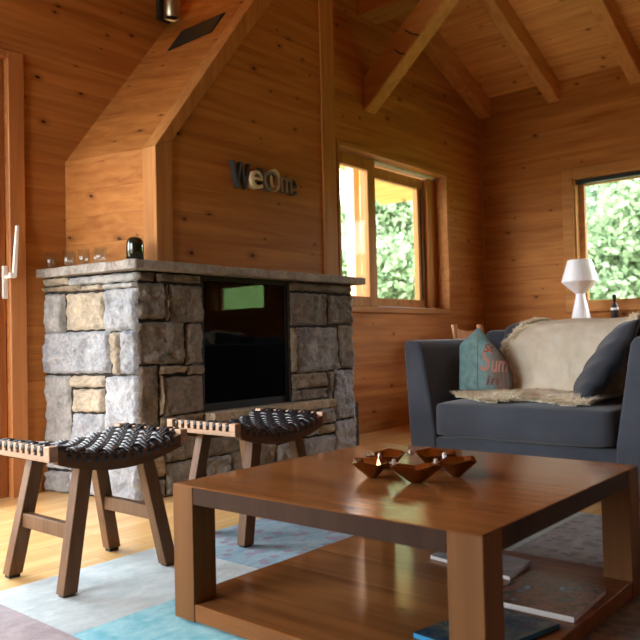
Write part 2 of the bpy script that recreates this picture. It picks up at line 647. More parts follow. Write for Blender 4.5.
# corner trim and baseboards
mb = MB()
mb.box(XR - 0.022, XR, YB - 0.022, YB, 0.0, ZE - 0.1, 0.004, 1)
struct(mb.build('trim_1', M_trimZ))
mb = MB()
mb.box(1.960, 2.03, YB - 0.016, YB, 0.0, 0.08, 0.003, 1)
mb.box(3.93, XR - 0.022, YB - 0.016, YB, 0.0, 0.08, 0.003, 1)
struct(mb.build('baseboard_back', M_trimX))
mb = MB()
mb.box(XR - 0.016, XR, YF, YB - 0.022, 0.0, 0.08, 0.003, 1)
struct(mb.build('baseboard_right', M_trimY))

# ------------------------------------------------------------------ windows and door


def frame_ring(mb, u0, u1, z0, z1, w, t0, t1, axis, bev=0.003, wb=None, wt=None):
    wb = wb or w
    wt = wt or w
    for a, b, c, d in ((u0, u0 + w, z0, z1), (u1 - w, u1, z0, z1), (u0 + w, u1 - w, z0, z0 + wb), (u0 + w, u1 - w, z1 - wt, z1)):
        if axis == 'y':
            mb.box(a, b, t0, t1, c, d, bev, 1)
        else:
            mb.box(t0, t1, a, b, c, d, bev, 1)


def window_back():
    x0, x1, z0, z1 = W1
    mb = MB()
    frame_ring(mb, x0 - 0.035, x1 + 0.03, z0 - 0.05, z1 + 0.03, 0.035, YB - 0.030, YB + 0.24, 'y', 0.004, 0.05)
    w = struct(mb.build('window_1', M_trimX))
    w['label'] = None
    del w['label']
    mb = MB()
    mb.box(6.10, x1 - 0.004, YB + 0.10, YB + 0.20, z0 + 0.004, z1 - 0.004, 0.003, 1)
    mb.build('jamb', M_trimZ, w)
    # fixed sash (left, room side) and sliding sash (right, outer track)
    mb = MB()
    frame_ring(mb, x0 + 0.006, 5.21, z0 + 0.006, z1 - 0.012, 0.11, YB + 0.07, YB + 0.125, 'y', 0.004, 0.085, 0.10)
    a = mb.build('sash', M_trimZ, w)
    mb = MB()
    mb.box(x0 + 0.10, 5.12, YB + 0.092, YB + 0.100, z0 + 0.07, z1 - 0.09)
    mb.build('pane', M_glass, a)
    mb = MB()
    frame_ring(mb, 5.16, 6.095, z0 + 0.006, z1 - 0.035, 0.10, YB + 0.145, YB + 0.20, 'y', 0.004, 0.085, 0.10)
    b = mb.build('sash', M_trimZ, w)
    mb = MB()
    mb.box(5.25, 6.01, YB + 0.168, YB + 0.176, z0 + 0.08, z1 - 0.11)
    mb.build('pane', M_glass, b)
    mb = MB()                                # seal strips at the sash edge
    mb.box(6.035, 6.046, YB + 0.134, YB + 0.144, z0 + 0.09, z1 - 0.13)
    mb.build('seal', M_black, b)
    mb = MB()                                # pale metal track above and below the sliding sash
    mb.box(5.22, x1 - 0.005, YB + 0.075, YB + 0.135, z1 - 0.028, z1 - 0.006)
    mb.box(5.22, x1 - 0.005, YB + 0.075, YB + 0.135, z0 + 0.004, z0 + 0.012)
    mb.build('track', M_white, w)


window_back()


def window_cross(name, opening, side_x, casing=True):
    y0, y1, z0, z1 = opening
    mb = MB()
    frame_ring(mb, y0 - 0.10, y1 + 0.10, z0 - 0.10 + 0.06, z1 + 0.09, 0.105, side_x - 0.032, side_x, 'x', 0.007)
    frame_ring(mb, y0, y1, z0, z1, 0.022, side_x - 0.002, side_x + 0.19, 'x', 0.002)
    w = struct(mb.build(name, M_trimY))
    mb = MB()
    frame_ring(mb, y0 + 0.022, y1 - 0.022, z0 + 0.022, z1 - 0.022, 0.05, side_x + 0.09, side_x + 0.15, 'x', 0.003, 0.055, 0.05)
    s_ = mb.build('sash', M_trimY, w)
    mb = MB()
    mb.box(side_x + 0.115, side_x + 0.123, y0 + 0.06, y1 - 0.06, z0 + 0.06, z1 - 0.06)
    mb.build('pane', M_glass, s_)
    return w


w2 = window_cross('window_2', W2, XR)
mb = MB()
mb.box(XR + 0.02, XR + 0.075, W2[0] + 0.03, W2[1] - 0.03, W2[3] - 0.065, W2[3] - 0.024)
mb.build('blind_cassette', M_black, w2)
window_cross('window_3', W3, XR)

# left glazing: timber frame of two leaves
mb = MB()
frame_ring(mb, W4[0], W4[1], W4[2], W4[3], 0.07, XL - 0.14, XL - 0.04, 'x', 0.003)
mb.box(XL - 0.14, XL - 0.04, 2.74, 2.82, W4[2], W4[3])
w4 = struct(mb.build('window_4', M_trimZ))
for a, b in ((2.02, 2.74), (2.82, 3.54)):
    mb = MB()
    mb.box(XL - 0.095, XL - 0.087, a, b, W4[2] + 0.07, W4[3] - 0.07)
    mb.build('pane', M_glass, w4)

# terrace door at the left end of the back wall
mb = MB()
frame_ring(mb, D1[0] - 0.085, D1[1] + 0.085, -0.2, D1[3] + 0.04, 0.088, YB - 0.024, YB, 'y', 0.004, 0.1, 0.045)
bmesh.ops.bisect_plane(mb.bm, geom=mb.bm.verts[:] + mb.bm.edges[:] + mb.bm.faces[:], plane_co=(0, 0, 0.001), plane_no=(0, 0, 1), clear_inner=True)
d1 = struct(mb.build('door_1', M_door))
mb = MB()
frame_ring(mb, D1[0] + 0.004, D1[1] - 0.004, 0.004, D1[3] - 0.004, 0.155, YB + 0.02, YB + 0.085, 'y', 0.004, 0.2, 0.15)
for xg in (1.827, 1.814, 1.772):
    mb.box(xg, xg + 0.005, YB + 0.012, YB + 0.021, 0.02, D1[3] - 0.02)
leaf = mb.build('door_leaf', M_door, d1)
mb = MB()
mb.box(D1[0] + 0.15, D1[1] - 0.15, YB + 0.048, YB + 0.056, 0.19, D1[3] - 0.14)
mb.build('pane', M_glass, leaf)
mb = MB()
mb.box(1.844, 1.872, YB + 0.002, YB + 0.020, 1.015, 1.185, 0.004, 2)
mb.tube([(1.858, YB + 0.005, 1.125), (1.860, YB - 0.045, 1.128)], 0.010, 10)
mb.hexa([(1.850, YB - 0.058, 1.118), (1.882, YB - 0.058, 1.118), (1.882, YB - 0.040, 1.118), (1.850, YB - 0.040, 1.118)],
        [(1.850, YB - 0.058, 1.146), (1.882, YB - 0.058, 1.146), (1.882, YB - 0.040, 1.146), (1.850, YB - 0.040, 1.146)], 0.003)
mb.hexa([(1.866, YB - 0.058, 1.122), (1.888, YB - 0.058, 1.122), (1.888, YB - 0.040, 1.122), (1.866, YB - 0.040, 1.122)],
        [(1.884, YB - 0.066, 1.388), (1.900, YB - 0.066, 1.388), (1.900, YB - 0.050, 1.388), (1.884, YB - 0.050, 1.388)], 0.003)
h = mb.build('door_handle', M_handle, leaf)
h['label'] = 'long pale lever handle on a slim plate'

# ------------------------------------------------------------------ roof timbers
RAF = 0.20


def rafter(y0, y1, label, x0=3.1, x1=XR + 0.02):
    mb = MB()
    mb.prism([(x0, ceil_z(x0) - RAF), (x1, ceil_z(x1) - RAF), (x1, ceil_z(x1) - 0.002), (x0, ceil_z(x0) - 0.002)], y0, y1, 'y', 0.006, 1)
    o = mb.build('rafter', M_beam)
    tag(o, label, 'rafter', 'rafters under the sloping ceiling')


rafter(YB - 0.13, YB - 0.001, 'sloping rafter lying flat against the window wall', 3.9)
rafter(2.80, 2.92, 'exposed rafter meeting the right wall nearest the room corner')
rafter(2.02, 2.14, 'exposed rafter meeting the right wall above the lamp window')

mb = MB()
mb.box(4.93, 5.19, 0.2, YB - 0.001, 3.475, 3.762, 0.008, 1)
o = mb.build('purlin', M_beamY)
tag(o, 'heavy level roof beam running out from the window wall at the top', 'beam')
mb = MB()
# knee brace from the wall up to the purlin
mb.prism([(YB - 0.001, 2.675), (2.745, 3.474), (3.06, 3.474), (YB - 0.001, 2.965)], 4.975, 5.135, 'x', 0.008, 1)
o = mb.build('knee_brace', M_beamY)
tag(o, 'slanting timber brace rising from the window wall to the roof beam', 'beam')
for (ya, za), (yb2, zb2) in (((3.240, 3.241), (3.110, 3.163)), ((3.341, 3.106), (3.246, 3.048))):
    mb = MB()
    mb.tube([(4.976, ya, za), (4.974, (ya + yb2) / 2, (za + zb2) / 2 - 0.012), (4.974, yb2, zb2)], 0.007, 6)
    mb.build('notch', M_grille, o)


# ------------------------------------------------------------------ fireplace
FX0, FX1, FY = 2.172, 3.885, 3.0
FXB = 2.065                                   # the left flank runs slightly outwards to the wall
ZM = 1.128
fire = thing('fireplace', (3.0, 3.336, 0.0), 'large natural stone fireplace with dark glass front against the timber wall', 'fireplace')
stones_v, stones_f, stones_c = [], [], []


def stone(P, u0, u1, z0, z1, tint, bulge=0.022, jit=0.0055, gap=0.0026):
    """one split stone on a face; P(u,z,d) maps face coordinates and outward distance to the room"""
    w, hh = u1 - u0, z1 - z0
    g = gap + random.uniform(0, 0.002)
    c = [(u0 + g + random.uniform(-jit, jit) * .6, z0 + g + random.uniform(-jit, jit)),
         (u1 - g + random.uniform(-jit, jit) * .6, z0 + g + random.uniform(-jit, jit)),
         (u1 - g + random.uniform(-jit, jit) * .6, z1 - g + random.uniform(-jit, jit)),
         (u0 + g + random.uniform(-jit, jit) * .6, z1 - g + random.uniform(-jit, jit))]
    nu = max(7, min(40, int(w / 0.012) + 2))
    nv = max(7, min(40, int(hh / 0.012) + 2))
    d0 = random.uniform(0.0, 0.010)
    ph = [random.uniform(0, 6.28) for _ in range(8)]
    sx, sz = random.uniform(-0.012, 0.012), random.uniform(-0.012, 0.012)
    base = len(stones_v)
    for j in range(nv + 1):
        for i in range(nu + 1):
            a, b = i / nu, j / nv
            uu = (c[0][0] * (1 - a) + c[1][0] * a) * (1 - b) + (c[3][0] * (1 - a) + c[2][0] * a) * b
            zz = (c[0][1] * (1 - a) + c[1][1] * a) * (1 - b) + (c[3][1] * (1 - a) + c[2][1] * a) * b
            edge = min(a * w, (1 - a) * w, b * hh, (1 - b) * hh)
            k = min(1.0, edge / 0.011)
            k = math.sqrt(max(0.0, 1 - (1 - k) ** 2))
            wob = 0.003 * (math.sin(uu * 21 + ph[0]) + math.sin(zz * 23 + ph[1]))
            rid = 0.016 * (mnoise.fractal(Vector((uu * 14 + ph[5] * 9, zz * 20 + ph[6] * 9, ph[7])), 0.7, 2.1, 5) + 0.25)
            d = -0.012 + k * (bulge - 0.008 + d0 + wob + rid + sx * (a - .5) * 2 * .5 + sz * (b - .5))
            rim = (1 - k) * 0.0
            if edge < 1e-6:
                uu += 0.0022 * math.sin(zz * (60 + 9 * ph[1]) + ph[5]) + random.uniform(-.0012, .0012)
                zz += 0.0022 * math.sin(uu * (50 + 9 * ph[2]) + ph[6]) + random.uniform(-.0012, .0012)
            if k > 0.75:
                d = max(d, -0.003 + 0.25 * d)
            stones_v.append(P(uu + rim, zz, d))
            stones_c.append(tint)
    for j in range(nv):
        for i in range(nu):
            k = base + j * (nu + 1) + i
            stones_f.append((k, k + 1, k + nu + 2, k + nu + 1))


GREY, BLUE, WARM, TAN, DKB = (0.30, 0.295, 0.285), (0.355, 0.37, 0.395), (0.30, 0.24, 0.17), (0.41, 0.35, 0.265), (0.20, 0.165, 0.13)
MID = (0.215, 0.185, 0.152)  # front-face tints lowered to stand for the shade on that side


def vt(t):
    k = random.uniform(0.88, 1.12)
    return tuple(x * k for x in t)


def P_left(u, z, d):                           # u: 0 at the timber wall, 0.68 at the front corner
    y = YB - u / 0.68 * (YB - FY)
    x = FXB + (FX0 - FXB) * (u / 0.68)
    return (x - d * 0.987, min(YB - 0.002, y - d * 0.16), z)


def P_front(u, z, d):
    return (FX0 + u, FY - d, z)


def P_right(u, z, d):
    return (FX1 + d, FY + u, z)


left_face = [(0.0, .19, 1.085, 1.128, TAN), (.19, .68, 1.075, 1.128, GREY), (0.0, .30, 1.045, 1.085, WARM), (.30, .44, 1.04, 1.075, TAN),
             (.44, .68, 1.045, 1.075, GREY),
             (0.0, .165, .835, 1.045, GREY), (.165, .455, .845, 1.04, TAN), (.455, .68, .835, 1.045, BLUE),
             (0.0, .495, .62, .84, BLUE), (.495, .56, .615, .835, TAN), (.56, .68, .615, .835, BLUE),
             (0.0, .20, .26, .615, GREY), (.20, .45, .55, .615, TAN), (.20, .45, .42, .55, TAN), (.20, .45, .27, .42, BLUE),
             (.45, .68, .22, .615, BLUE),
             (0.0, .20, .12, .26, BLUE), (.20, .45, .19, .27, TAN), (.20, .45, .0, .19, BLUE), (.45, .68, .0, .22, BLUE), (0.0, .20, .0, .12, GREY)]
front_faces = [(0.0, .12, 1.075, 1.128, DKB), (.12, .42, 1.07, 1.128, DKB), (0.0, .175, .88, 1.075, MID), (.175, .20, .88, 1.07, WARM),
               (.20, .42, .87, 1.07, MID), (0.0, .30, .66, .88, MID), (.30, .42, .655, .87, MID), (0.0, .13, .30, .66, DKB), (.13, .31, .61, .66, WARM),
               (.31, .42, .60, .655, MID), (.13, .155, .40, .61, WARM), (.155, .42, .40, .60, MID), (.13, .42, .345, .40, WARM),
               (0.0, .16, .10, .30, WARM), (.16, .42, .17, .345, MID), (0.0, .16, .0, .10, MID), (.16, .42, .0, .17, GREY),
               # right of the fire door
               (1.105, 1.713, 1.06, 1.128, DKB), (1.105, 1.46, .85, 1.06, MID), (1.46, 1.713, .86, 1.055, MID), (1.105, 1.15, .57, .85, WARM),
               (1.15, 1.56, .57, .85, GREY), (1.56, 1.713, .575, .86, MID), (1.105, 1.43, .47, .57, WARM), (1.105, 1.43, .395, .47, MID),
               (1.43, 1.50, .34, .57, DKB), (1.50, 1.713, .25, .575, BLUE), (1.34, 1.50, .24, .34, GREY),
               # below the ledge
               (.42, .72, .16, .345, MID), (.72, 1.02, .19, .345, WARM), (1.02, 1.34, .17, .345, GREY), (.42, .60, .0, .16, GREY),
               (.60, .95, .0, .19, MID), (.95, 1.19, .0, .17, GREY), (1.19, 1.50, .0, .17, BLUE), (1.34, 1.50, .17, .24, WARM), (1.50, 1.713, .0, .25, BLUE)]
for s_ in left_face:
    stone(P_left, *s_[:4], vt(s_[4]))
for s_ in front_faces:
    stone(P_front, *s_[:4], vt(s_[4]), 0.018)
zz = 0.0
while zz < 1.1:
    hgt = min(random.uniform(0.14, 0.24), 1.128 - zz)
    cut = random.uniform(0.25, 0.45)
    stone(P_right, 0.0, cut, zz, zz + hgt, vt(MID))
    stone(P_right, cut, 0.665, zz, zz + hgt, vt(GREY))
    zz += hgt
me = bpy.data.meshes.new('stonework')
me.from_pydata(stones_v, [], stones_f)
ca = me.color_attributes.new('tint', 'FLOAT_COLOR', 'POINT')
ca.data.foreach_set('color', np.array([(*c, 1.0) for c in stones_c], dtype=np.float32).ravel())
me.materials.append(M_stone)
for p in me.polygons:
    p.use_smooth = True
so = bpy.data.objects.new('stonework', me)
COL.objects.link(so)
so.parent = fire
so.matrix_parent_inverse = Matrix.Translation(-Vector(fire.location))
# joints and core
mb = MB()
e = 0.010
mb.prism([(FX0 + e, FY + e), (2.592, FY + e), (2.592, YB - 0.003), (FXB + e, YB - 0.003)], 0.001, ZM, 'z')
mb.box(3.272, FX1 - e, FY + e, YB - 0.003, 0.001, ZM)
mb.box(2.592, 3.272, FY + e, YB - 0.003, 0.001, 0.345)
mb.box(2.592, 3.272, FY + 0.30, YB - 0.003, 0.345, ZM)
mb.build('core', M_mortar, fire)


def slab(pts, z0, z1, nm, tint, seg=0.05, rough_=0.008):
    """a rough-edged stone slab from an outline"""
    out = []
    n = len(pts)
    for i in range(n):
        a, b = Vector(pts[i]), Vector(pts[(i + 1) % n])
        k = max(1, int((b - a).length / seg))
        for j in range(k):
            p = a.lerp(b, j / k)
            out.append((p.x + random.uniform(-rough_, rough_), p.y + random.uniform(-rough_, rough_) * (0 if p.y > YB - 0.02 else 1)))
    mb = MB()
    mb.prism(out, z0, z1, 'z', 0.007, 2)
    for v in mb.bm.verts:
        if v.co.z > (z0 + z1) / 2:
            v.co.z += 0.003 * math.sin(v.co.x * 23) * math.sin(v.co.y * 31)
    o = mb.build(nm, M_stone, fire)
    ca = o.data.color_attributes.new('tint', 'FLOAT_COLOR', 'POINT')
    ca.data.foreach_set('color', np.tile(np.array([*tint, 1.0], dtype=np.float32), len(o.data.vertices)))
    return o


slab([(2.125, 2.945), (3.975, 2.945), (3.945, 3.10), (3.925, YB - 0.003), (2.022, YB - 0.003)], ZM, 1.175, 'mantel_slab', (0.33, 0.30, 0.27))
slab([(2.60, 2.935), (3.60, 2.93), (3.60, 3.05), (2.60, 3.05)], 0.347, 0.398, 'hearth_ledge', (0.38, 0.31, 0.22))
# fire insert
mb = MB()
mb.box(2.594, 3.270, 3.02, 3.045, 0.40, 0.44)
mb.box(2.594, 3.270, 3.02, 3.045, 1.10, 1.127)
mb.box(2.594, 2.612, 3.02, 3.045, 0.44, 1.10)
mb.box(3.252, 3.270, 3.02, 3.045, 0.44, 1.10)
dr = mb.build('fire_door', M_black, fire)
mb = MB()
mb.box(2.612, 3.252, 3.030, 3.036, 0.44, 1.10)
mb.build('glass', M_fireglass, dr)
mb = MB()
mb.box(2.594, 3.270, 3.05, 3.06, 0.40, 0.405)
mb.box(2.594, 3.270, 3.29, 3.299, 0.40, 1.127)
mb.box(2.594, 2.60, 3.05, 3.29, 0.40, 1.127)
mb.box(3.264, 3.270, 3.05, 3.29, 0.40, 1.127)
mb.box(2.60, 3.264, 3.05, 3.29, 0.40, 0.41)
mb.box(2.60, 3.264, 3.05, 3.29, 1.12, 1.127)
mb.build('firebox', M_soot, fire)

# ------------------------------------------------------------------ timber chimney breast above the mantel
CY = 3.04
ch = thing('chimney_breast', (3.05, 3.35, 1.18), 'timber clad chimney hood with a slanting left flank above the stone mantel', 'chimney hood')
ZB = 1.182
ZT = 1.775                                     # where the flank starts to slope
K = 0.902 / 0.655                              # rise of the slanting flank


def slx(z):                                    # x of the slanting edge (front left corner)
    return 2.335 + max(0.0, z - ZT) / 1.365


ztop = 3.52
XA = 2.20                                      # flank at the wall
# front boards
mb = MB()
mb.prism([(2.35, ZB), (3.68, ZB), (3.68, ztop), (slx(ztop) + 0.015, ztop), (2.35, ZT)], CY + 0.012, CY + 0.04, 'y')
mb.build('front_boards', M_wallX, ch)
# left upright flank
mb = MB()
mb.hexa([(XA, YB - 0.002, ZB), (2.333, CY + 0.10, ZB), (2.36, CY + 0.10, ZB), (XA + 0.03, YB - 0.002, ZB)],
        [(XA, YB - 0.002, ZT + 0.002), (2.333, CY + 0.10, ZT + 0.002), (2.36, CY + 0.10, ZT + 0.002), (XA + 0.03, YB - 0.002, ZT + 0.002)])
mb.build('side_boards', M_wallY, ch)
# slanting flank
mb = MB()
dz = ztop - ZT
mb.hexa([(XA, YB - 0.002, ZT), (2.333, CY + 0.10, ZT), (2.368, CY + 0.10, ZT), (XA + 0.035, YB - 0.002, ZT)],
        [(XA + dz / 1.365, YB - 0.002, ztop), (2.333 + dz / 1.365, CY + 0.10, ztop), (2.368 + dz / 1.365, CY + 0.10, ztop), (XA + 0.035 + dz / 1.365, YB - 0.002, ztop)])
sf = mb.build('slanting_boards', M_wallY, ch)
# right flank
mb = MB()
mb.box(3.765, 3.795, CY + 0.06, YB - 0.002, ZB, ztop)
mb.build('side_boards', M_wallY, ch)
# edge trims
mb = MB()
tw = 0.104
mb.hexa([(2.331, CY, ZB), (2.331 + tw, CY, ZB), (2.331 + tw, CY + 0.105, ZB), (2.325, CY + 0.105, ZB)],
        [(2.331, CY, ZT), (2.331 + tw, CY, ZT + 0.045), (2.331 + tw, CY + 0.105, ZT + 0.045), (2.325, CY + 0.105, ZT)], 0.003, 1)
mb.build('corner_trim', M_trimZ, ch)
mb = MB()
mb.hexa([(2.331, CY, ZT + 0.001), (2.331 + tw + 0.001, CY, ZT + 0.046), (2.331 + tw + 0.001, CY + 0.105, ZT + 0.046), (2.325, CY + 0.105, ZT + 0.001)],
        [(2.331 + dz / 1.365, CY, ztop), (2.331 + tw + 0.055 + dz / 1.365, CY, ztop), (2.331 + tw + 0.055 + dz / 1.365, CY + 0.105, ztop),
         (2.325 + dz / 1.365, CY + 0.105, ztop)], 0.003, 1)
mb.build('corner_trim', M_trimZ, ch)
mb = MB()
mb.box(3.665, 3.80, CY, CY + 0.06, ZB, ztop, 0.003, 1)
mb.build('corner_trim', M_trimZ, ch)
# vent grille on the slanting flank: point (a along the slope from the bottom edge, b from wall to front)


def slope_pt(z, b, off=0.0):
    y = (YB - 0.002) * (1 - b) + (CY + 0.10) * b
    x = (XA * (1 - b) + 2.333 * b) + (z - ZT) / 1.365
    n = Vector((-0.79, -0.15, 0.58)).normalized()
    return Vector((x, y, z)) + n * off


VZ0, VZ1, VB0, VB1 = 2.510, 2.663, 0.33, 0.82
mb = MB()


def quad_block(mb, z0, z1, b0, b1, o0, o1):
    def sp(z, b, o):
        return slope_pt(z + 0.16 * (b - VB0), b, o)
    mb.hexa([sp(z0, b0, o0), sp(z0, b1, o0), sp(z1, b1, o0), sp(z1, b0, o0)],
            [sp(z0, b0, o1), sp(z0, b1, o1), sp(z1, b1, o1), sp(z1, b0, o1)])


quad_block(mb, VZ0, VZ1, VB0, VB1, 0.0005, 0.004)
vg = mb.build('vent_grille', M_grille, ch)
mb = MB()
for i in range(10):
    z = VZ0 + (i + 0.2) * (VZ1 - VZ0) / 10
    quad_block(mb, z, z + 0.009, VB0 + 0.01, VB1 - 0.01, 0.004, 0.009)
mb.build('slats', M_grille, vg)

# ------------------------------------------------------------------ wall lamp above the flank
sc_ = thing('wall_lamp', (2.87, YB, 2.74), 'nickel cylinder wall lamp on a dark plate high above the hood flank', 'lamp')
mb = MB()
mb.lathe([(0.044, 0.0), (0.050, 0.004), (0.050, 0.215), (0.044, 0.219)], 2.885, YB - 0.095, 2.765, 28, cap=False)
mb.build('shade', M_steel, sc_, True)
mb = MB()
mb.lathe([(0.0425, 0.0), (0.0425, 0.006)], 2.885, YB - 0.095, 2.779, 28)
mb.build('diffuser', M_grille, sc_)
mb = MB()
mb.box(2.835, 2.935, YB - 0.034, YB - 0.001, 2.775, 2.965, 0.004, 1)
mb.build('backplate', M_grille, sc_)
lp = bpy.data.lights.new('wall_lamp_bulb', 'SPOT')
lp.energy = 22.0
lp.color = (1.0, 0.78, 0.46)
lp.spot_size = math.radians(110)
lp.spot_blend = 0.6
lp.shadow_soft_size = 0.03
lo = bpy.data.objects.new('wall_lamp_bulb', lp)
COL.objects.link(lo)
lo.location = (2.885, YB - 0.095, 2.965)
lo.rotation_euler = (math.pi, 0, 0)
lo.parent = sc_
lo.matrix_parent_inverse = Matrix.Translation(-Vector(sc_.location))

# ------------------------------------------------------------------ letters on the hood
sg = thing('wall_letters', (3.11, CY, 1.70), 'row of mixed cut-out letters spelling a welcome on the hood front', 'sign')
M_slate = plain('slate_paint', (0.045, 0.052, 0.056), 0.6)
M_cream = plain('cream_paint', (0.66, 0.55, 0.36), 0.6)
M_taupe = plain('taupe_paint', (0.17, 0.145, 0.115), 0.6)
M_umber = plain('umber_paint', (0.20, 0.13, 0.085), 0.6)
for chs, x0, x1, z0, z1, m, yo in (('W', 2.845, 2.990, 1.638, 1.787, M_slate, 0.020), ('e', 2.972, 3.068, 1.648, 1.752, M_cream, 0.040),
                                   ('l', 3.066, 3.088, 1.655, 1.780, M_slate, 0.016), ('C', 3.076, 3.180, 1.650, 1.768, M_taupe, 0.038),
                                   ('o', 3.140, 3.235, 1.655, 1.790, M_cream, 0.024), ('m', 3.228, 3.326, 1.660, 1.752, M_umber, 0.034),
                                   ('e', 3.312, 3.380, 1.655, 1.752, M_slate, 0.022)):
    me = text_mesh(chs, 1.0, 0.05, 0.002 if chs == 'e' else 0.014)
    co = np.array([v.co[:] for v in me.vertices])
    lo_, hi_ = co.min(0), co.max(0)
    for v in me.vertices:
        a = (v.co.x - lo_[0]) / (hi_[0] - lo_[0])
        b = (v.co.y - lo_[1]) / (hi_[1] - lo_[1])
        d = (v.co.z - lo_[2]) / (hi_[2] - lo_[2])
        v.co = (x0 + a * (x1 - x0), CY + 0.012 - yo + (1 - d) * 0.0 + (0.0 - d * 0.012), z0 + b * (z1 - z0))
    # run the letter back to the boards
    ys = np.array([v.co.y for v in me.vertices])
    for v in me.vertices:
        if v.co.y > ys.mean():
            v.co.y = CY + 0.0115
    me.materials.append(m)
    lt = bpy.data.objects.new('letter', me)
    COL.objects.link(lt)
    lt.parent = sg
    lt.matrix_parent_inverse = Matrix.Translation(-Vector(sg.location))

# ------------------------------------------------------------------ coffee table
TX0, TX1, TY0, TY1, TH = 1.311, 2.264, 0.706, 1.659, 0.377
ZF = 0.006
LG = 0.082
tb = thing('coffee_table', ((TX0 + TX1) / 2, (TY0 + TY1) / 2, 0), 'low square brown hardwood coffee table with lower shelf on the rug', 'coffee table')
for a in (0, 1):
    for b in (0, 1):
        x0 = TX0 if a == 0 else TX1 - LG
        y0 = TY0 if b == 0 else TY1 - LG
        mb = MB()
        mb.box(x0, x0 + LG, y0, y0 + LG, 0.012, TH - 0.0035, 0.0015, 1)
        lg = mb.build('leg', M_tableZ, tb)
        mb = MB()
        mb.box(x0 + 0.012, x0 + LG - 0.012, y0 + 0.012, y0 + LG - 0.012, ZF, 0.0121)
        mb.build('foot_pad', M_rubber, lg)
g = 0.0012
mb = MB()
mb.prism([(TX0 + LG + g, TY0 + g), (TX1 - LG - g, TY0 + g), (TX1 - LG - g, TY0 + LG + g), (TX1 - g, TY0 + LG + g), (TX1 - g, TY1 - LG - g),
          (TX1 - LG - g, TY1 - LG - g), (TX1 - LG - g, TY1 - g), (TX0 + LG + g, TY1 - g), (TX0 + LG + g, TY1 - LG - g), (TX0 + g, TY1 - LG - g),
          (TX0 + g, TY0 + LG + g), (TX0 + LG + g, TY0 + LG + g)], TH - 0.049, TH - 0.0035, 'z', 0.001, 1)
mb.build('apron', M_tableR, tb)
mb = MB()
mb.box(TX0, TX1, TY0, TY1, TH - 0.0033, TH, 0.0012, 1)
mb.build('tabletop', M_table, tb)
mb = MB()
mb.prism([(TX0 + LG + g, TY0 + g), (TX1 - LG - g, TY0 + g), (TX1 - LG - g, TY0 + LG + g), (TX1 - g, TY0 + LG + g), (TX1 - g, TY1 - LG - g),
          (TX1 - LG - g, TY1 - LG - g), (TX1 - LG - g, TY1 - g), (TX0 + LG + g, TY1 - g), (TX0 + LG + g, TY1 - LG - g), (TX0 + g, TY1 - LG - g),
          (TX0 + g, TY0 + LG + g), (TX0 + LG + g, TY0 + LG + g)], 0.014, 0.060, 'z', 0.002, 1)
mb.build('shelf', M_table, tb)

# ------------------------------------------------------------------ copper candle ring on the table
M_copper = NT('copper')
M_copper.b.inputs['Base Color'].default_value = (0.34, 0.165, 0.065, 1)
M_copper.set(rough=0.16, metal=1.0)
_, mp_ = M_copper.coords()
M_copper.bump(M_copper.noise(mp_.outputs[0], 45, 3), 0.25, 0.006)
M_copper = M_copper.m
M_bronze = plain('dark_bronze', (0.16, 0.085, 0.045), 0.30, 1.0, 0.5, 0.15, 40)
RCX, RCY = 1.785, 1.175
ring = thing('candle_holder', (RCX, RCY, TH), 'ring of five faceted copper cups joined by bright links on the coffee table', 'candle holder')
A0 = math.radians(217)
RR = 0.122
for k in range(5):
    a = A0 + k * 2 * math.pi / 5
    cx, cy = RCX + RR * math.cos(a), RCY + RR * math.sin(a)
    ca_, sa_ = math.cos(a), math.sin(a)

    def Lc(rad, tan, z):
        return Vector((cx + rad * ca_ - tan * sa_, cy + rad * sa_ + tan * ca_, TH + 0.0008 + z))
    rim = [(-0.034, -0.046, 0.047), (-0.048, 0.0, 0.038), (-0.034, 0.046, 0.047), (0.008, 0.072, 0.044), (0.044, 0.044, 0.052), (0.060, 0.0, 0.042),
           (0.044, -0.044, 0.052), (0.008, -0.072, 0.044)]
    mid = [(r * 0.62, t * 0.62, 0.021) for r, t, z in rim]
    bot = [(r * 0.22, t * 0.22, 0.0) for r, t, z in rim]
    mb = MB()
    for ins, flip in ((0.0, False), (0.0022, True)):
        R1 = [mb.bm.verts.new(Lc(r * (1 - ins * 14), t * (1 - ins * 14), z)) for r, t, z in rim]
        R2 = [mb.bm.verts.new(Lc(r * (1 - ins * 14), t * (1 - ins * 14), z + ins)) for r, t, z in mid]
        R3 = [mb.bm.verts.new(Lc(r, t, z + ins)) for r, t, z in bot]
        for i in range(8):
            j = (i + 1) % 8
            for A, B in ((R1, R2), (R2, R3)):
                f4 = (A[i], A[j], B[j], B[i])
                for tri in ((f4[0], f4[1], f4[2]), (f4[0], f4[2], f4[3])):
                    mb.bm.faces.new(tri if flip else tri[::-1])
        mb.bm.faces.new(R3 if flip else R3[::-1])
        if not flip:
            O1 = R1
        else:
            for i in range(8):
                j = (i + 1) % 8
                mb.bm.faces.new((O1[i], O1[j], R1[j], R1[i]))
    bmesh.ops.recalc_face_normals(mb.bm, faces=mb.bm.faces[:])
    mb.build('cup', M_copper, ring)
    a2 = a + math.pi / 5
    lx, ly = RCX + RR * 0.80 * math.cos(a2), RCY + RR * 0.80 * math.sin(a2)
    mb = MB()
    mb.lathe([(0.003, -0.008), (0.006, -0.006), (0.006, 0.008), (0.003, 0.011)], lx, ly, TH + 0.046, 10)
    mb.tube([(lx - 0.014 * math.sin(a2) * -1, ly + 0.014 * math.cos(a2) * -1, TH + 0.046), (lx + 0.014 * math.sin(a2) * -1, ly + 0.014 * math.cos(a2), TH + 0.046)],
            0.0022, 6)
    mb.build('link', M_silver, ring)

# ------------------------------------------------------------------ magazines on the shelf


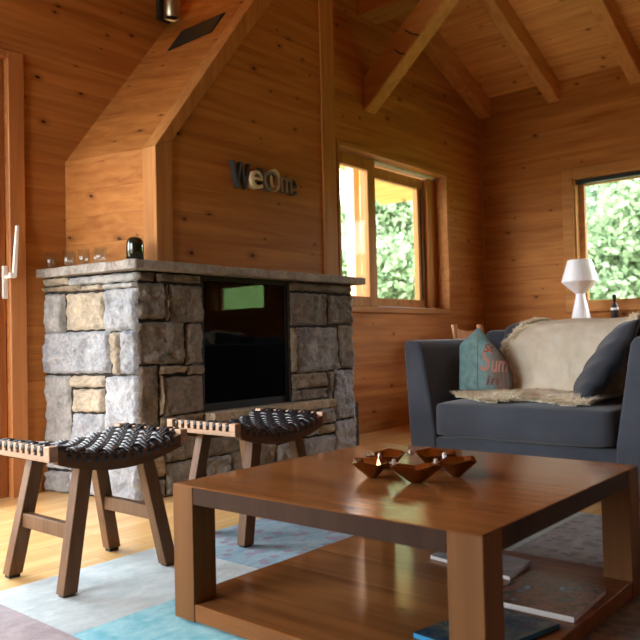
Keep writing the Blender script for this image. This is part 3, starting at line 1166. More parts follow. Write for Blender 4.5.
def cover_material(name, cols, seed):
    t = NT(name)
    tc, mp = t.coords((1, 1, 1))
    mp.inputs['Location'].default_value = (seed, seed * 1.7, 0)
    n = t.noise(mp.outputs[0], 9.0, 4, 0.6, 1.2)
    n2 = t.noise(mp.outputs[0], 38.0, 3, 0.6)
    f = t.math('ADD', t.math('MULTIPLY', n, 0.75), t.math('MULTIPLY', n2, 0.25))
    st = [(0.34 + 0.3 * i / (len(cols) - 1), c) for i, c in enumerate(cols)]
    t.link(t.ramp(f, st), t.b.inputs['Base Color'])
    t.set(rough=0.22, spec=0.5)
    return t.m


M_paper = plain('paper_edges', (0.72, 0.70, 0.68), 0.8, 0, 0.3, 0.05, 90)


def magazine(corners, z0, th, mat, label, band=None):
    """corners: four xy points going round; pages with a glossy cover above and below"""
    c = sum((Vector(p) for p in corners), Vector((0, 0))) / 4
    root = thing('magazine', (c.x, c.y, z0), label, 'magazine', 'magazines on the table shelf')
    v3 = [Vector((p[0], p[1], 0)) for p in corners]

    def ins(k, z):
        return [Vector((c.x, c.y, 0)).lerp(p, k) + Vector((0, 0, z)) for p in v3]
    mb = MB()
    mb.hexa(ins(0.985, z0 + 0.0008), ins(0.985, z0 + th - 0.0008))
    mb.build('pages', M_bluecover if band else M_paper, root)
    mb = MB()
    mb.hexa(ins(1, z0 + th - 0.0008), ins(1, z0 + th))
    mb.hexa(ins(1, z0), ins(1, z0 + 0.0008))
    mb.build('cover', mat, root)
    return root


M_bluecover = plain('bright_blue_cover', (0.02, 0.30, 0.62), 0.3)
M_cov1 = cover_material('landscape_cover', [(0.010, 0.012, 0.03), (0.03, 0.035, 0.02), (0.22, 0.10, 0.07), (0.05, 0.06, 0.05), (0.24, 0.24, 0.32)], 3.1)
M_cov2 = cover_material('blue_photo_cover', [(0.008, 0.02, 0.06), (0.03, 0.06, 0.09), (0.09, 0.10, 0.09), (0.20, 0.20, 0.22)], 8.4)
M_cov3 = cover_material('pale_cover', [(0.20, 0.20, 0.21), (0.30, 0.29, 0.29), (0.40, 0.39, 0.40)], 5.2)
SZ = 0.0605
magazine([(1.775, 0.955), (1.782, 0.718), (2.035, 0.728), (2.06, 0.955)], SZ, 0.016, M_cov1,
         'dark landscape-cover magazine lying nearest the table shelf right edge')
magazine([(1.475, 0.985), (1.46, 0.80), (1.735, 0.733), (1.745, 0.925)], SZ, 0.013, M_cov2,
         'blue-spined magazine lying behind the nearest table leg', (0.0, 0.0001))
magazine([(2.035, 1.285), (1.985, 0.985), (2.16, 1.0), (2.205, 1.28)], SZ, 0.012, M_cov3,
         'pale magazine lying farthest back on the table shelf')

# ------------------------------------------------------------------ stools


def stool_at(ox, oy, label):
    """saddle stool, long side along x; ox, oy = left front corner of the seat"""
    Lx, Ly = 0.525, 0.395
    z_e, z_m, th = 0.466, 0.418, 0.047

    def zt(x):
        q = (x - Lx / 2) / (Lx / 2)
        return z_m + (z_e - z_m) * q * q
    root = thing('stool', (ox + Lx / 2, oy + Ly / 2, 0), label, 'stool', 'saddle stools by the fireplace')
    T = Matrix.Translation((ox, oy, 0))
    # curved long rails
    for y0 in (0.0, Ly - 0.032):
        mb = MB()
        n = 22
        top, bot = [], []
        for i in range(n + 1):
            x = 0.030 + (Lx - 0.060) * i / n
            top.append((x, zt(x) - 0.004))
            bot.append((x, zt(x) - th - 0.004 * math.sin(math.pi * i / n)))
        mb.prism(top + bot[::-1], y0, y0 + 0.032, 'y')
        mb.build('side_rail', M_stoolX, root, False, T)
    # end rails: comb of teeth with the cords running through the slots
    nt = 9
    for e_ in (0, 1):
        mb = MB()
        sgn = 1 if e_ == 0 else -1
        x0 = 0.0 if e_ == 0 else Lx - 0.030
        mb.box(x0, x0 + 0.030, 0.0, Ly, z_e - th, z_e - 0.030, 0.002, 1)
        wsl = 0.016
        mb.box(x0, x0 + 0.030, 0.0, 0.034, z_e - 0.0305, z_e, 0.002, 1)
        mb.box(x0, x0 + 0.030, Ly - 0.034, Ly, z_e - 0.0305, z_e, 0.002, 1)
        pitch = (Ly - 0.068 + 0.0) / nt
        for i in range(nt):
            y0 = 0.034 + i * pitch + wsl * 0.5 + 0.0
            if i < nt - 1:
                mb.box(x0, x0 + 0.030, y0 + wsl * 0.5, y0 + pitch - wsl * 0.5, z_e - 0.0305, z_e, 0.0015, 1)
        mb.build('end_rail', M_stoolY, root, False, T)
    # woven cord seat
    mb = MB()
    pitch = (Ly - 0.068) / nt
    nx = 13
    px = (Lx - 0.10) / nx
    amp = 0.0055
    for i in range(nt):
        yc = 0.034 + i * pitch + 0.0085
        for off in (-0.0085, 0.0085):
            pts = []
            # outside of the left end rail, over the rail, along the seat, over the right end rail
            pts.append((0.004, yc + off * 0.3, z_e - 0.020))
            pts.append((0.004, yc + off * 0.3, z_e - 0.010))
            pts.append((0.012, yc + off * 0.3, z_e - 0.003))
            for k in range(nx * 4 + 1):
                x = 0.036 + (Lx - 0.072) * k / (nx * 4)
                ph = math.pi * (x - 0.05) / px
                pts.append((x, yc + off, zt(x) + 0.002 + amp * math.sin(ph + math.pi * i)))
            pts.append((Lx - 0.012, yc + off * 0.3, z_e - 0.003))
            pts.append((Lx - 0.004, yc + off * 0.3, z_e - 0.010))
            pts.append((Lx - 0.004, yc + off * 0.3, z_e - 0.020))
            mb.tube(pts, 0.0086, 6)
    for j in range(nx):
        xc = 0.05 + (j + 0.5) * px
        for off in (-0.0078, 0.0078):
            pts = [(xc + off * 0.45, 0.0045, zt(xc) - 0.024), (xc + off * 0.45, 0.0045, zt(xc) - 0.010), (xc + off * 0.7, 0.012, zt(xc) - 0.001)]
            for k in range(nt * 4 + 1):
                y = 0.03 + (Ly - 0.06) * k / (nt * 4)
                i_f = (y - 0.034 - 0.0085) / pitch
                sgn = math.cos(math.pi * i_f) * (1 if j % 2 == 0 else -1)
                pts.append((xc + off, y, zt(xc) + 0.003 - amp * 1.05 * sgn))
            pts += [(xc + off * 0.7, Ly - 0.012, zt(xc) - 0.001), (xc + off * 0.45, Ly - 0.0045, zt(xc) - 0.010), (xc + off * 0.45, Ly - 0.0045, zt(xc) - 0.024)]
            mb.tube(pts, 0.0080, 6)
    mb.build('woven_seat', M_cord, root, True, T)
    # splayed legs
    lw, ld = 0.050, 0.042
    for a in (0, 1):
        for b in (0, 1):
            xt = 0.125 if a == 0 else Lx - 0.125 - lw
            xb = 0.045 if a == 0 else Lx - 0.045 - lw
            yt_ = 0.034 if b == 0 else Ly - 0.034 - ld
            yb_ = 0.010 if b == 0 else Ly - 0.010 - ld
            ztop_ = zt(xt + lw / 2) - 0.02
            mb = MB()
            mb.hexa([(xb, yb_, 0.012), (xb + lw, yb_, 0.012), (xb + lw, yb_ + ld, 0.012), (xb, yb_ + ld, 0.012)],
                    [(xt, yt_, ztop_), (xt + lw, yt_, ztop_), (xt + lw, yt_ + ld, ztop_), (xt, yt_ + ld, ztop_)], 0.002, 1)
            lg = mb.build('leg', M_stool, root, False, T)
            mb = MB()
            mb.box(xb + 0.006, xb + lw - 0.006, yb_ + 0.006, yb_ + ld - 0.006, 0.006 if b == 0 else 0.0005, 0.0122)
            mb.build('foot_pad', M_rubber, lg, False, T)
            lg.children[0].matrix_parent_inverse = Matrix.Identity(4) if False else lg.children[0].matrix_parent_inverse
    # stretchers between each pair of end legs
    for a in (0, 1):
        f = 0.44
        xm = (0.045 + (0.125 - 0.045) * f)
        x0 = xm + 0.010 if a == 0 else Lx - xm - lw + 0.010
        mb = MB()
        mb.box(x0, x0 + 0.028, 0.045, Ly - 0.045, 0.165, 0.212, 0.002, 1)
        mb.build('stretcher', M_stool, root, False, T)
    return root


def fix_grandchild(root):
    """children carry world-space meshes: undo the parent's own inverse only once"""
    for c in root.children:
        for g_ in c.children:
            g_.matrix_parent_inverse = Matrix.Identity(4)
            fix_grandchild(c)


ST1 = (1.160, 2.045)
stool_at(ST1[0], ST1[1], 'wooden saddle stool with black woven seat at the far left, half on the rug')
s2 = stool_at(1.862, 1.992, 'wooden saddle stool with black woven seat behind the coffee table')

# ------------------------------------------------------------------ armchair
ac = thing('armchair', (3.72, 1.565, 0), 'wide blue-grey upholstered armchair with flared arms behind the coffee table', 'armchair')
SX0 = 3.265
YC = 1.565
for sgn in (1, -1):
    def yy(v):
        return YC + sgn * v
    mb = MB()
    mb.prism([(yy(0.445), 0.05), (yy(0.598), 0.05), (yy(0.635), 0.735), (yy(0.61), 0.756), (yy(0.545), 0.748), (yy(0.525), 0.72), (yy(0.452), 0.28)],
             SX0 + 0.01, 4.17, 'x', 0.018, 3)
    mb.build('arm', M_sofa, ac, True)
mb = MB()
mb.box(SX0 + 0.02, 4.15, YC - 0.50, YC + 0.50, 0.035, 0.255, 0.015, 3)
mb.build('base', M_sofa, ac, True)


def puff(x0, x1, y0, y1, z0, z1, name, mat, parent, r=0.045, bul=(0, 0, 0), M=None, sub=1, n=8):
    mb = MB()
    mb.box(x0, x1, y0, y1, z0, z1)
    bmesh.ops.subdivide_edges(mb.bm, edges=mb.bm.edges[:], cuts=n, use_grid_fill=True)
    c = Vector(((x0 + x1) / 2, (y0 + y1) / 2, (z0 + z1) / 2))
    hs = Vector(((x1 - x0) / 2, (y1 - y0) / 2, (z1 - z0) / 2))
    for v in mb.bm.verts:
        d = v.co - c
        q = Vector((d.x / hs.x, d.y / hs.y, d.z / hs.z))
        core = Vector([max(-hs[i] + r, min(hs[i] - r, d[i])) for i in range(3)])
        dl = d - core
        if dl.length > 1e-9:
            dl = dl.normalized() * r
        p = core + dl
        p.x += bul[0] * q.x * (1 - q.y ** 2) * (1 - q.z ** 2)
        p.y += bul[1] * q.y * (1 - q.x ** 2) * (1 - q.z ** 2)
        p.z += bul[2] * q.z * (1 - q.x ** 2) * (1 - q.y ** 2)
        p.x += 0.002 * math.sin(v.co.y * 37 + v.co.z * 21)
        p.z += 0.002 * math.sin(v.co.y * 29 + v.co.x * 33)
        v.co = c + p
    o = mb.build(name, mat, parent, True, M)
    subsurf(o, sub)
    return o


puff(SX0 - 0.020, 4.00, YC - 0.450, YC + 0.455, 0.258, 0.44, 'seat_cushion', M_sofa, ac, 0.035, (0.008, 0, 0.012), None, 1, 10)
mb = MB()
mb.hexa([(3.96, YC - 0.52, 0.05), (4.17, YC - 0.52, 0.05), (4.17, YC + 0.52, 0.05), (3.96, YC + 0.52, 0.05)],
        [(4.03, YC - 0.55, 0.80), (4.21, YC - 0.55, 0.80), (4.21, YC + 0.55, 0.80), (4.03, YC + 0.55, 0.80)], 0.03, 3)
mb.build('back', M_sofa, ac, True)
Mb = Matrix.Translation((3.86, YC, 0.44)) @ Matrix.Rotation(math.radians(9), 4, 'Y')
puff(-0.09, 0.09, -0.425, 0.345, 0.006, 0.398, 'back_cushion', M_sofa, ac, 0.06, (0.03, 0, 0.01), Mb, 1, 9)
for a in (SX0 + 0.06, 4.08):
    for b in (YC - 0.46, YC + 0.42):
        mb = MB()
        mb.box(a, a + 0.05, b, b + 0.05, 0.0005, 0.04)
        mb.build('leg', M_rubber, ac)


# ------------------------------------------------------------------ sheepskins
def fleece(name, fn, nu, nv, inside, ntuft, tl, mat, label, group=None, lay=0.4, edge=None):
    """a wool sheet following fn(u,v) with many short curly tufts; inside(u,v) keeps the hide outline"""
    V, Fc = [], []
    idx = {}
    for i in range(nu + 1):
        for j in range(nv + 1):
            idx[i, j] = len(V)
            V.append(fn(i / nu, j / nv))
    for i in range(nu):
        for j in range(nv):
            if inside((i + .5) / nu, (j + .5) / nv):
                Fc.append((idx[i, j], idx[i + 1, j], idx[i + 1, j + 1], idx[i, j + 1]))
    k = 0
    e = 1e-3
    while k < ntuft:
        u, v = random.random(), random.random()
        if not inside(u, v):
            continue
        if edge and inside(u - edge, v) and inside(u + edge, v) and inside(u, min(.999, v + edge)):
            continue
        k += 1
        p = Vector(fn(u, v))
        du = Vector(fn(min(1, u + e), v)) - Vector(fn(max(0, u - e), v))
        dv = Vector(fn(u, min(1, v + e))) - Vector(fn(u, max(0, v - e)))
        n = du.cross(dv)
        n.normalize()
        if n.z < -0.3 or n.x > 0.75:
            n = -n
        du.normalize()
        dv.normalize()
        a = random.uniform(0, 6.28)
        side = (du * math.cos(a) + dv * math.sin(a))
        lean = (du * math.cos(a + 1.3) + dv * math.sin(a + 1.3)) * lay
        L = tl * random.uniform(0.6, 1.2)
        w = 0.0035 * random.uniform(0.8, 1.5)
        b0 = len(V)
        m = p + (n * 0.7 + lean * 0.5) * L * 0.6
        t_ = p + (n * 0.8 + lean * 1.6) * L
        V.extend([p - side * w, p + side * w, m + side * w * 0.9, m - side * w * 0.9, t_])
        Fc.append((b0, b0 + 1, b0 + 2, b0 + 3))
        Fc.append((b0 + 3, b0 + 2, b0 + 4))
    me = bpy.data.meshes.new(name)
    me.from_pydata([tuple(v) for v in V], [], Fc)
    me.materials.append(mat)
    for p in me.polygons:
        p.use_smooth = True
    o = bpy.data.objects.new(name, me)
    COL.objects.link(o)
    tag(o, label, 'sheepskin', group)
    return o


def back_fn(u, v):
    """u across (0 left .. 1 right, towards -y), v down from behind the top edge to the seat"""
    y = 1.868 - u * 0.70
    prof = [(4.215, 0.72), (4.22, 0.79), (4.16, 0.828), (4.05, 0.830), (3.965, 0.846), (3.90, 0.847), (3.845, 0.825), (3.80, 0.77), (3.765, 0.70),
            (3.735, 0.60), (3.715, 0.52), (3.69, 0.468)]
    t = v * (len(prof) - 1)
    i = min(int(t), len(prof) - 2)
    f = t - i
    x = prof[i][0] * (1 - f) + prof[i + 1][0] * f
    z = prof[i][1] * (1 - f) + prof[i + 1][1] * f
    x -= 0.021 + 0.012 * math.sin(u * 3.1) + 0.003 * math.sin(u * 19 + v * 7) + 0.006 * mnoise.fractal(Vector((u * 16, v * 16, 3.3)), 0.7, 2.0, 4)
    return (x, y, z + 0.003 * math.sin(u * 14))


def back_in(u, v):
    # rounded hide outline, narrower over the top left corner
    lo = 0.02 + 0.03 * math.sin(v * 23) * 0.4
    if v < 0.45:
        lo = 0.21 - 0.02 * math.sin(v * 9)
    elif v < 0.68:
        lo = 0.21 - (v - 0.45) / 0.23 * 0.17
    elif v > 0.78:
        lo = 0.03 + (v - 0.78) * 0.40
    return lo < u < 0.985


fleece('sheepskin_throw', back_fn, 90, 90, back_in, 5000, 0.018, M_fleece, 'cream sheepskin draped over the armchair back', 'sheepskins on the armchair', 0.8, 0.05)


def seat_fn(u, v):
    """u across from the left arm to the right, v from the front edge back"""
    y = 1.975 - u * 0.775
    x = 3.268 + v * 0.42
    e_ = max(0.0, 0.06 - v * 0.42) / 0.06
    z = 0.458 - 0.016 * e_ * e_ + 0.004 * math.sin(u * 17) * math.sin(v * 9) + 0.010 * (v > .5) * (v - .5)
    return (x, y, z)


def seat_in(u, v):
    fr = 0.05 + 0.04 * math.sin(u * 13) + 0.22 * max(0, 0.10 - u) / 0.10
    return v > fr and 0.035 + 0.03 * math.sin(v * 11) ** 2 < u < 0.97


fleece('sheepskin_throw', seat_fn, 40, 30, seat_in, 14000, 0.034, M_fleece2, 'pale shaggy sheepskin spread over the armchair seat', 'sheepskins on the armchair', 1.0)


# ------------------------------------------------------------------ cushions
def shaped_cushion(name, outline, thick, M, mat, n=26, pinch=0.5):
    """pillow blown up from an outline polygon (u,v); grid mapped over the outline"""
    us = [p[0] for p in outline]
    vs_ = [p[1] for p in outline]
    v0, v1 = min(vs_), max(vs_)

    def span(v):
        xs = []
        m = len(outline)
        for i in range(m):
            (a, b), (c, d) = outline[i], outline[(i + 1) % m]
            if (b <= v < d) or (d <= v < b):
                xs.append(a + (v - b) / (d - b) * (c - a))
        return (min(xs), max(xs)) if xs else None
    mb = MB()
    sides = []
    for sg_ in (1, -1):
        g_ = []
        for j in range(n + 1):
            v = v0 + (v1 - v0) * min(0.9999, max(0.0001, j / n))
            a, b = span(v)
            row = []
            for i in range(n + 1):
                t = i / n
                e_ = (1 - abs(2 * t - 1) ** 3) * (1 - abs(2 * j / n - 1) ** 3)
                wd = min(1.0, (b - a) / 0.14)
                row.append(mb.bm.verts.new((a + (b - a) * t, sg_ * thick / 2 * (max(0, e_) ** pinch) * wd, v)))
            g_.append(row)
        sides.append(g_)
    for k, g_ in enumerate(sides):
        for j in range(n):
            for i in range(n):
                q = (g_[j][i], g_[j][i + 1], g_[j + 1][i + 1], g_[j + 1][i])
                mb.bm.faces.new(q if k else q[::-1])
    bmesh.ops.remove_doubles(mb.bm, verts=mb.bm.verts[:], dist=1e-5)
    bmesh.ops.recalc_face_normals(mb.bm, faces=mb.bm.faces[:])
    return mb.build(name, mat, None, True, M)


def house_material():
    t = NT('teal_house_print')
    tc = t.n('ShaderNodeTexCoord')
    sep = t.n('ShaderNodeSeparateXYZ')
    t.link(tc.outputs['Generated'], sep.inputs[0])
    _, mp = t.coords()
    n = t.noise(mp.outputs[0], 30.0, 4)
    base = t.ramp(n, [(0.35, (0.13, 0.235, 0.235)), (0.65, (0.19, 0.32, 0.315))])
    # warm printed side towards the right, edges irregular
    _, mps = t.coords((60, 60, 9))
    n2 = t.noise(mps.outputs[0], 1.0, 3)
    k = t.math('ADD', t.math('SUBTRACT', 1.0, sep.outputs[1]), t.math('MULTIPLY', t.math('SUBTRACT', n2, 0.5), 0.5))
    k = t.ramp(k, [(0.52, (0, 0, 0)), (0.78, (1, 1, 1))])
    warm = t.ramp(n2, [(0.40, (0.085, 0.075, 0.055)), (0.55, (0.20, 0.075, 0.045)), (0.7, (0.12, 0.14, 0.12))])
    c = t.mix(t.math('MULTIPLY', k, 0.85), base, warm)
    t.link(c, t.b.inputs['Base Color'])
    t.set(rough=0.9, spec=0.2)
    return t.m


# house-shaped cushion: local u to the right in the picture, v up, thickness along local y
ang = math.radians(20)
ux = Vector((math.sin(ang), -math.cos(ang), 0))
ny = Vector((-math.cos(ang), -math.sin(ang), 0.20)).normalized()
nz = ux.cross(-ny).normalized()
nz = nz if nz.z > 0 else -nz
Mh = Matrix(((ux.x, -ny.x, nz.x, 3.50), (ux.y, -ny.y, nz.y, 2.005), (ux.z, -ny.z, nz.z, 0.470), (0, 0, 0, 1)))
HS = 0.95
outline = [(0.005, 0.0), (0.285, -0.0005), (0.306, 0.03), (0.300, 0.10), (0.275, 0.165), (0.235, 0.225), (0.112, 0.352), (0.006, 0.255)]
outline = [(a * HS, b) for a, b in outline]
hc = shaped_cushion('house_cushion', outline, 0.10, Mh, house_material())
tag(hc, 'teal house-shaped cushion with pink lettering by the left armchair arm', 'cushion')
M_pink = plain('dusty_pink_print', (0.42, 0.20, 0.15), 0.9, 0, 0.2)
M_red = plain('red_print', (0.28, 0.055, 0.035), 0.9, 0, 0.2)
M_brownp = plain('brown_print', (0.16, 0.07, 0.045), 0.9, 0, 0.2)


def printed(body, u0, v0, size, mat, wid=None, shear=0.2):
    u0, wid = u0 * HS, wid * HS
    me = text_mesh(body, 1.0, 0.0, 0.012, shear)
    bm_ = bmesh.new()
    bm_.from_mesh(me)
    bmesh.ops.triangulate(bm_, faces=bm_.faces[:])
    bmesh.ops.subdivide_edges(bm_, edges=bm_.edges[:], cuts=1)
    bm_.to_mesh(me)
    bm_.free()
    co = np.array([v.co[:] for v in me.vertices])
    lo_, hi_ = co.min(0), co.max(0)
    asp = (hi_[0] - lo_[0]) / (hi_[1] - lo_[1])
    wdt = wid or size * asp
    from mathutils.bvhtree import BVHTree
    bmh = bmesh.new()
    bmh.from_mesh(hc.data)
    tree = BVHTree.FromBMesh(bmh)
    for v in me.vertices:
        a = u0 + (v.co.x - lo_[0]) / (hi_[0] - lo_[0]) * wdt
        b = v0 + (v.co.y - lo_[1]) / (hi_[1] - lo_[1]) * size
        p = Mh @ Vector((a, -0.3, b))
        d = -Vector(ny)
        hit, nrm, _, _ = tree.ray_cast(p, d)
        v.co = (hit + ny * 0.0012) if hit is not None else Mh @ Vector((a, -0.03, b))
    bmh.free()
    me.materials.append(mat)
    o = bpy.data.objects.new('lettering', me)
    COL.objects.link(o)
    o.parent = hc


printed('S', 0.130, 0.105, 0.125, M_pink, 0.062)
printed('um', 0.192, 0.100, 0.062, M_pink, 0.085)
printed('St', 0.150, 0.205, 0.046, M_red, 0.055)
printed('in', 0.160, 0.035, 0.045, M_brownp, 0.070)
mb = MB()                                    # stitched seam under the gable
pts = []
from mathutils.bvhtree import BVHTree as _B
bmh = bmesh.new()
bmh.from_mesh(hc.data)
tr_ = _B.FromBMesh(bmh)
for i in range(20):
    p = Mh @ Vector((0.108 + 0.004 * i / 19, -0.3, 0.02 + 0.29 * i / 19))
    hit, _, _, _ = tr_.ray_cast(p, -Vector(ny))
    if hit is not None:
        pts.append(hit + ny * 0.0005)
bmh.free()
mb.tube(pts, 0.0016, 5)
mb.build('seam', M_brownp, None).parent = hc

# charcoal cushion against the right arm
nrm = Vector((-0.30, 0.74, 0.55)).normalized()
vx = Vector((0.80, 0.52, 0.0))
vx = (vx - nrm * vx.dot(nrm)).normalized()
vz = nrm.cross(vx)
vz = vz if vz.z > 0 else -vz
vx = vz.cross(nrm)
Mp = Matrix(((vx.x, nrm.x, vz.x, 3.560), (vx.y, nrm.y, vz.y, 1.250), (vx.z, nrm.z, vz.z, 0.622), (0, 0, 0, 1)))
sq = [(-0.22, -0.235), (0.22, -0.235), (0.225, 0.0), (0.22, 0.235), (-0.22, 0.235), (-0.225, 0.0)]
pc = shaped_cushion('cushion', sq, 0.125, Mp, M_pillow, 26, 0.55)
for v in pc.data.vertices:
    q = v.co
    q += Vector((0, 0.004, 0.004)) * math.sin(q.z * 60 + q.x * 25)
tag(pc, 'charcoal square cushion leaning against the right armchair arm', 'cushion')

# ------------------------------------------------------------------ rug made of overdyed patches
rug = thing('patchwork_rug', (1.3, 1.0, 0), 'patchwork rug of faded blue, turquoise, mauve and grey pieces under the table', 'rug')
R_pale = rug_patch_material('rug_pale_blue', (0.38, 0.48, 0.51), (0.58, 0.66, 0.675))
R_turq = rug_patch_material('rug_turquoise', (0.10, 0.47, 0.61), (0.36, 0.72, 0.80))
R_mauve = rug_patch_material('rug_mauve', (0.25, 0.205, 0.23), (0.42, 0.365, 0.385))
R_pat = rug_patch_material('rug_blue_purple', (0.12, 0.28, 0.40), (0.28, 0.42, 0.50), (0.24, 0.15, 0.25))
R_grey = rug_patch_material('rug_grey', (0.15, 0.17, 0.185), (0.30, 0.32, 0.33), (0.12, 0.13, 0.15))
R_teal = rug_patch_material('rug_pale_teal', (0.26, 0.37, 0.37), (0.40, 0.50, 0.50))
patches = [(-0.3, 1.07, 2.20, 2.285, R_pale), (-0.3, 1.07, 1.10, 2.20, R_mauve), (1.07, 1.765, 1.785, 2.285, R_pale), (1.765, 2.62, 1.785, 2.285, R_pat),
           (2.62, 3.14, 1.275, 2.285, R_teal), (1.07, 1.90, 0.95, 1.785, R_turq), (1.90, 2.62, 1.275, 1.785, R_pale), (1.90, 3.14, 1.205, 1.275, R_teal),
           (1.90, 3.14, 0.10, 1.205, R_grey), (1.07, 1.90, 0.10, 0.95, R_mauve), (-0.3, 1.07, 0.10, 1.10, R_turq), (-0.3, 3.14, -0.9, 0.10, R_pale)]
for x0, x1, y0, y1, m in patches:
    mb = MB()
    mb.box(x0 + 0.0005, x1 - 0.0005, y0 + 0.0005, y1 - 0.0005, 0.0004, 0.0055)
    mb.build('rug_patch', m, rug)

# ------------------------------------------------------------------ things on the mantel
mb = MB()
mb.lathe([(0.040, 0.0), (0.043, 0.003), (0.043, 0.080), (0.041, 0.098), (0.034, 0.112), (0.020, 0.120), (0.004, 0.123)], 2.222, 3.075, 1.180, 32)
M_dkglass = plain('bottle_green_glass', (0.008, 0.012, 0.006), 0.05, 0, 0.8, 0.1)
o = mb.build('glass_cloche', M_dkglass, None, True)
tag(o, 'dark bottle-green glass dome standing at the mantel corner', 'glass dome')
M_tumbler = glass_pane('clear_glass', 0.07, (0.96, 0.97, 0.97), 0.02, 0.6)
gl_pos = [(2.075, 3.610), (2.150, 3.545), (2.100, 3.480), (2.120, 3.370), (2.185, 3.340), (2.140, 3.250)]
gl_lab = ['tumbler nearest the timber wall', 'second tumbler from the timber wall, set back', 'third tumbler from the timber wall',
          'fourth tumbler from the timber wall', 'fifth tumbler from the timber wall, set back', 'tumbler nearest the dark glass dome']
proto = None
for (gx, gy), lb in zip(gl_pos, gl_lab):
    if proto is None:
        proto = MB()
        proto.lathe([(0.004, 0.0), (0.022, 0.0), (0.0245, 0.003), (0.030, 0.082), (0.0285, 0.082), (0.0235, 0.008), (0.004, 0.007)], 0, 0, 0, 24)
        proto = proto.build('tumbler', M_tumbler, None, True)
        o = proto
    else:
        o = proto.copy()
        COL.objects.link(o)
    o.location = (gx, gy, 1.180)
    tag(o, 'small clear glass on the mantel, ' + lb, 'glass', 'clear glasses on the mantel')

# ------------------------------------------------------------------ sideboard, lamp, bottle by the right window
sb = thing('sideboard', (6.74, 2.0, 0), 'long low wooden sideboard under the right window behind the armchair', 'sideboard')
mb = MB()
mb.box(6.50, 6.978, 1.0, 2.98, 0.08, 0.845, 0.004, 1)
mb.build('body', M_trimY, sb)
mb = MB()
mb.box(6.485, 6.98, 0.985, 2.995, 0.846, 0.872, 0.003, 1)
mb.build('top', M_trimY, sb)
mb = MB()
mb.box(6.54, 6.97, 1.05, 2.93, 0.0005, 0.08)
mb.build('plinth', M_rubber, sb)
for i in range(3):
    y0 = 1.01 + i * 0.655
    mb = MB()
    mb.box(6.485, 6.499, y0 + 0.006, y0 + 0.645, 0.10, 0.835, 0.003, 1)
    d_ = mb.build('door', M_trimY, sb)
    mb = MB()
    mb.lathe([(0.006, 0.0), (0.012, 0.004), (0.012, 0.014), (0.008, 0.018)], 0, 0, 0, 16)
    mb.build('knob', M_steel, d_, True, Matrix.Translation((6.484, y0 + 0.58, 0.50)) @ Matrix.Rotation(-math.pi / 2, 4, 'Y'))
LX, LY = 6.78, 2.575
tl = thing('table_lamp', (LX, LY, 0.873), 'white table lamp with angular flared shade beside the right window', 'lamp')
mb = MB()
mb.lathe([(0.098, 0.0), (0.094, 0.002), (0.042, 0.235), (0.040, 0.27), (0.02, 0.30)], LX, LY, 0.873, 40)
mb.build('base', M_white, tl, True)
mb = MB()
mb.lathe([(0.040, 0.262), (0.100, 0.315), (0.162, 0.372), (0.164, 0.380), (0.105, 0.575), (0.101, 0.577), (0.02, 0.577)], LX, LY, 0.873, 40)
sh = mb.build('shade', M_white, tl)
bt = thing('bottle', (6.74, 2.255, 0.873), 'small black bottle with a white neck band on the window sideboard', 'bottle')
mb = MB()
mb.lathe([(0.030, 0.0), (0.033, 0.004), (0.033, 0.115), (0.020, 0.150), (0.014, 0.165), (0.014, 0.205), (0.018, 0.206), (0.018, 0.236), (0.010, 0.240)],
         6.74, 2.255, 0.873, 24)
mb.build('body', M_black, bt, True)
mb = MB()
mb.lathe([(0.0345, 0.0), (0.0345, 0.022)], 6.74, 2.255, 0.873 + 0.098, 24)
mb.build('band', M_white, bt, True)

# ------------------------------------------------------------------ wooden chair behind the armchair
cx0, cx1, cy_ = 5.72, 6.18, 3.24
wc = thing('wooden_chair', ((cx0 + cx1) / 2, cy_ - 0.2, 0), 'brown wooden chair whose curved back shows behind the armchair', 'chair')
for x in (cx0, cx1):
    mb = MB()
    mb.tube([(x, cy_, 0.001), (x, cy_ - 0.01, 0.44), (x, cy_ + 0.03, 0.70), (x, cy_ + 0.06, 0.875)], [0.018, 0.022, 0.024, 0.026], 10)
    mb.build('back_post', M_chair, wc, True)
    mb = MB()
    mb.tube([(x, cy_ - 0.40, 0.001), (x, cy_ - 0.39, 0.43)], [0.016, 0.021], 10)
    mb.build('leg', M_chair, wc, True)
mb = MB()
n = 14
pt, pb = [], []
for i in range(n + 1):
    t = i / n
    x = cx0 + (cx1 - cx0) * t
    pt.append((x, 0.845 - 0.030 * math.sin(math.pi * t)))
    pb.append((x, 0.735 - 0.012 * math.sin(math.pi * t)))
mb.prism(pt + pb[::-1], cy_ + 0.035, cy_ + 0.058, 'y', 0.003, 1)
mb.build('top_rail', M_chair, wc)
mb = MB()
mb.box(cx0 - 0.02, cx1 + 0.02, cy_ - 0.43, cy_ + 0.01, 0.43, 0.46, 0.008, 2)
mb.build('seat', M_chair, wc)

# ------------------------------------------------------------------ log box to the right of the fireplace
lb = thing('log_holder', (4.10, 3.42, 0), 'dark iron log holder standing on the floor right of the fireplace', 'log holder')
mb = MB()
mb.box(3.985, 4.185, 3.20, 3.62, 0.001, 0.018, 0.003, 1)
mb.build('tray', M_black, lb)
for y0 in (3.20, 3.605):
    mb = MB()
    mb.box(3.985, 4.185, y0, y0 + 0.014, 0.018, 0.320, 0.003, 1)
    mb.build('side_plate', M_black, lb)

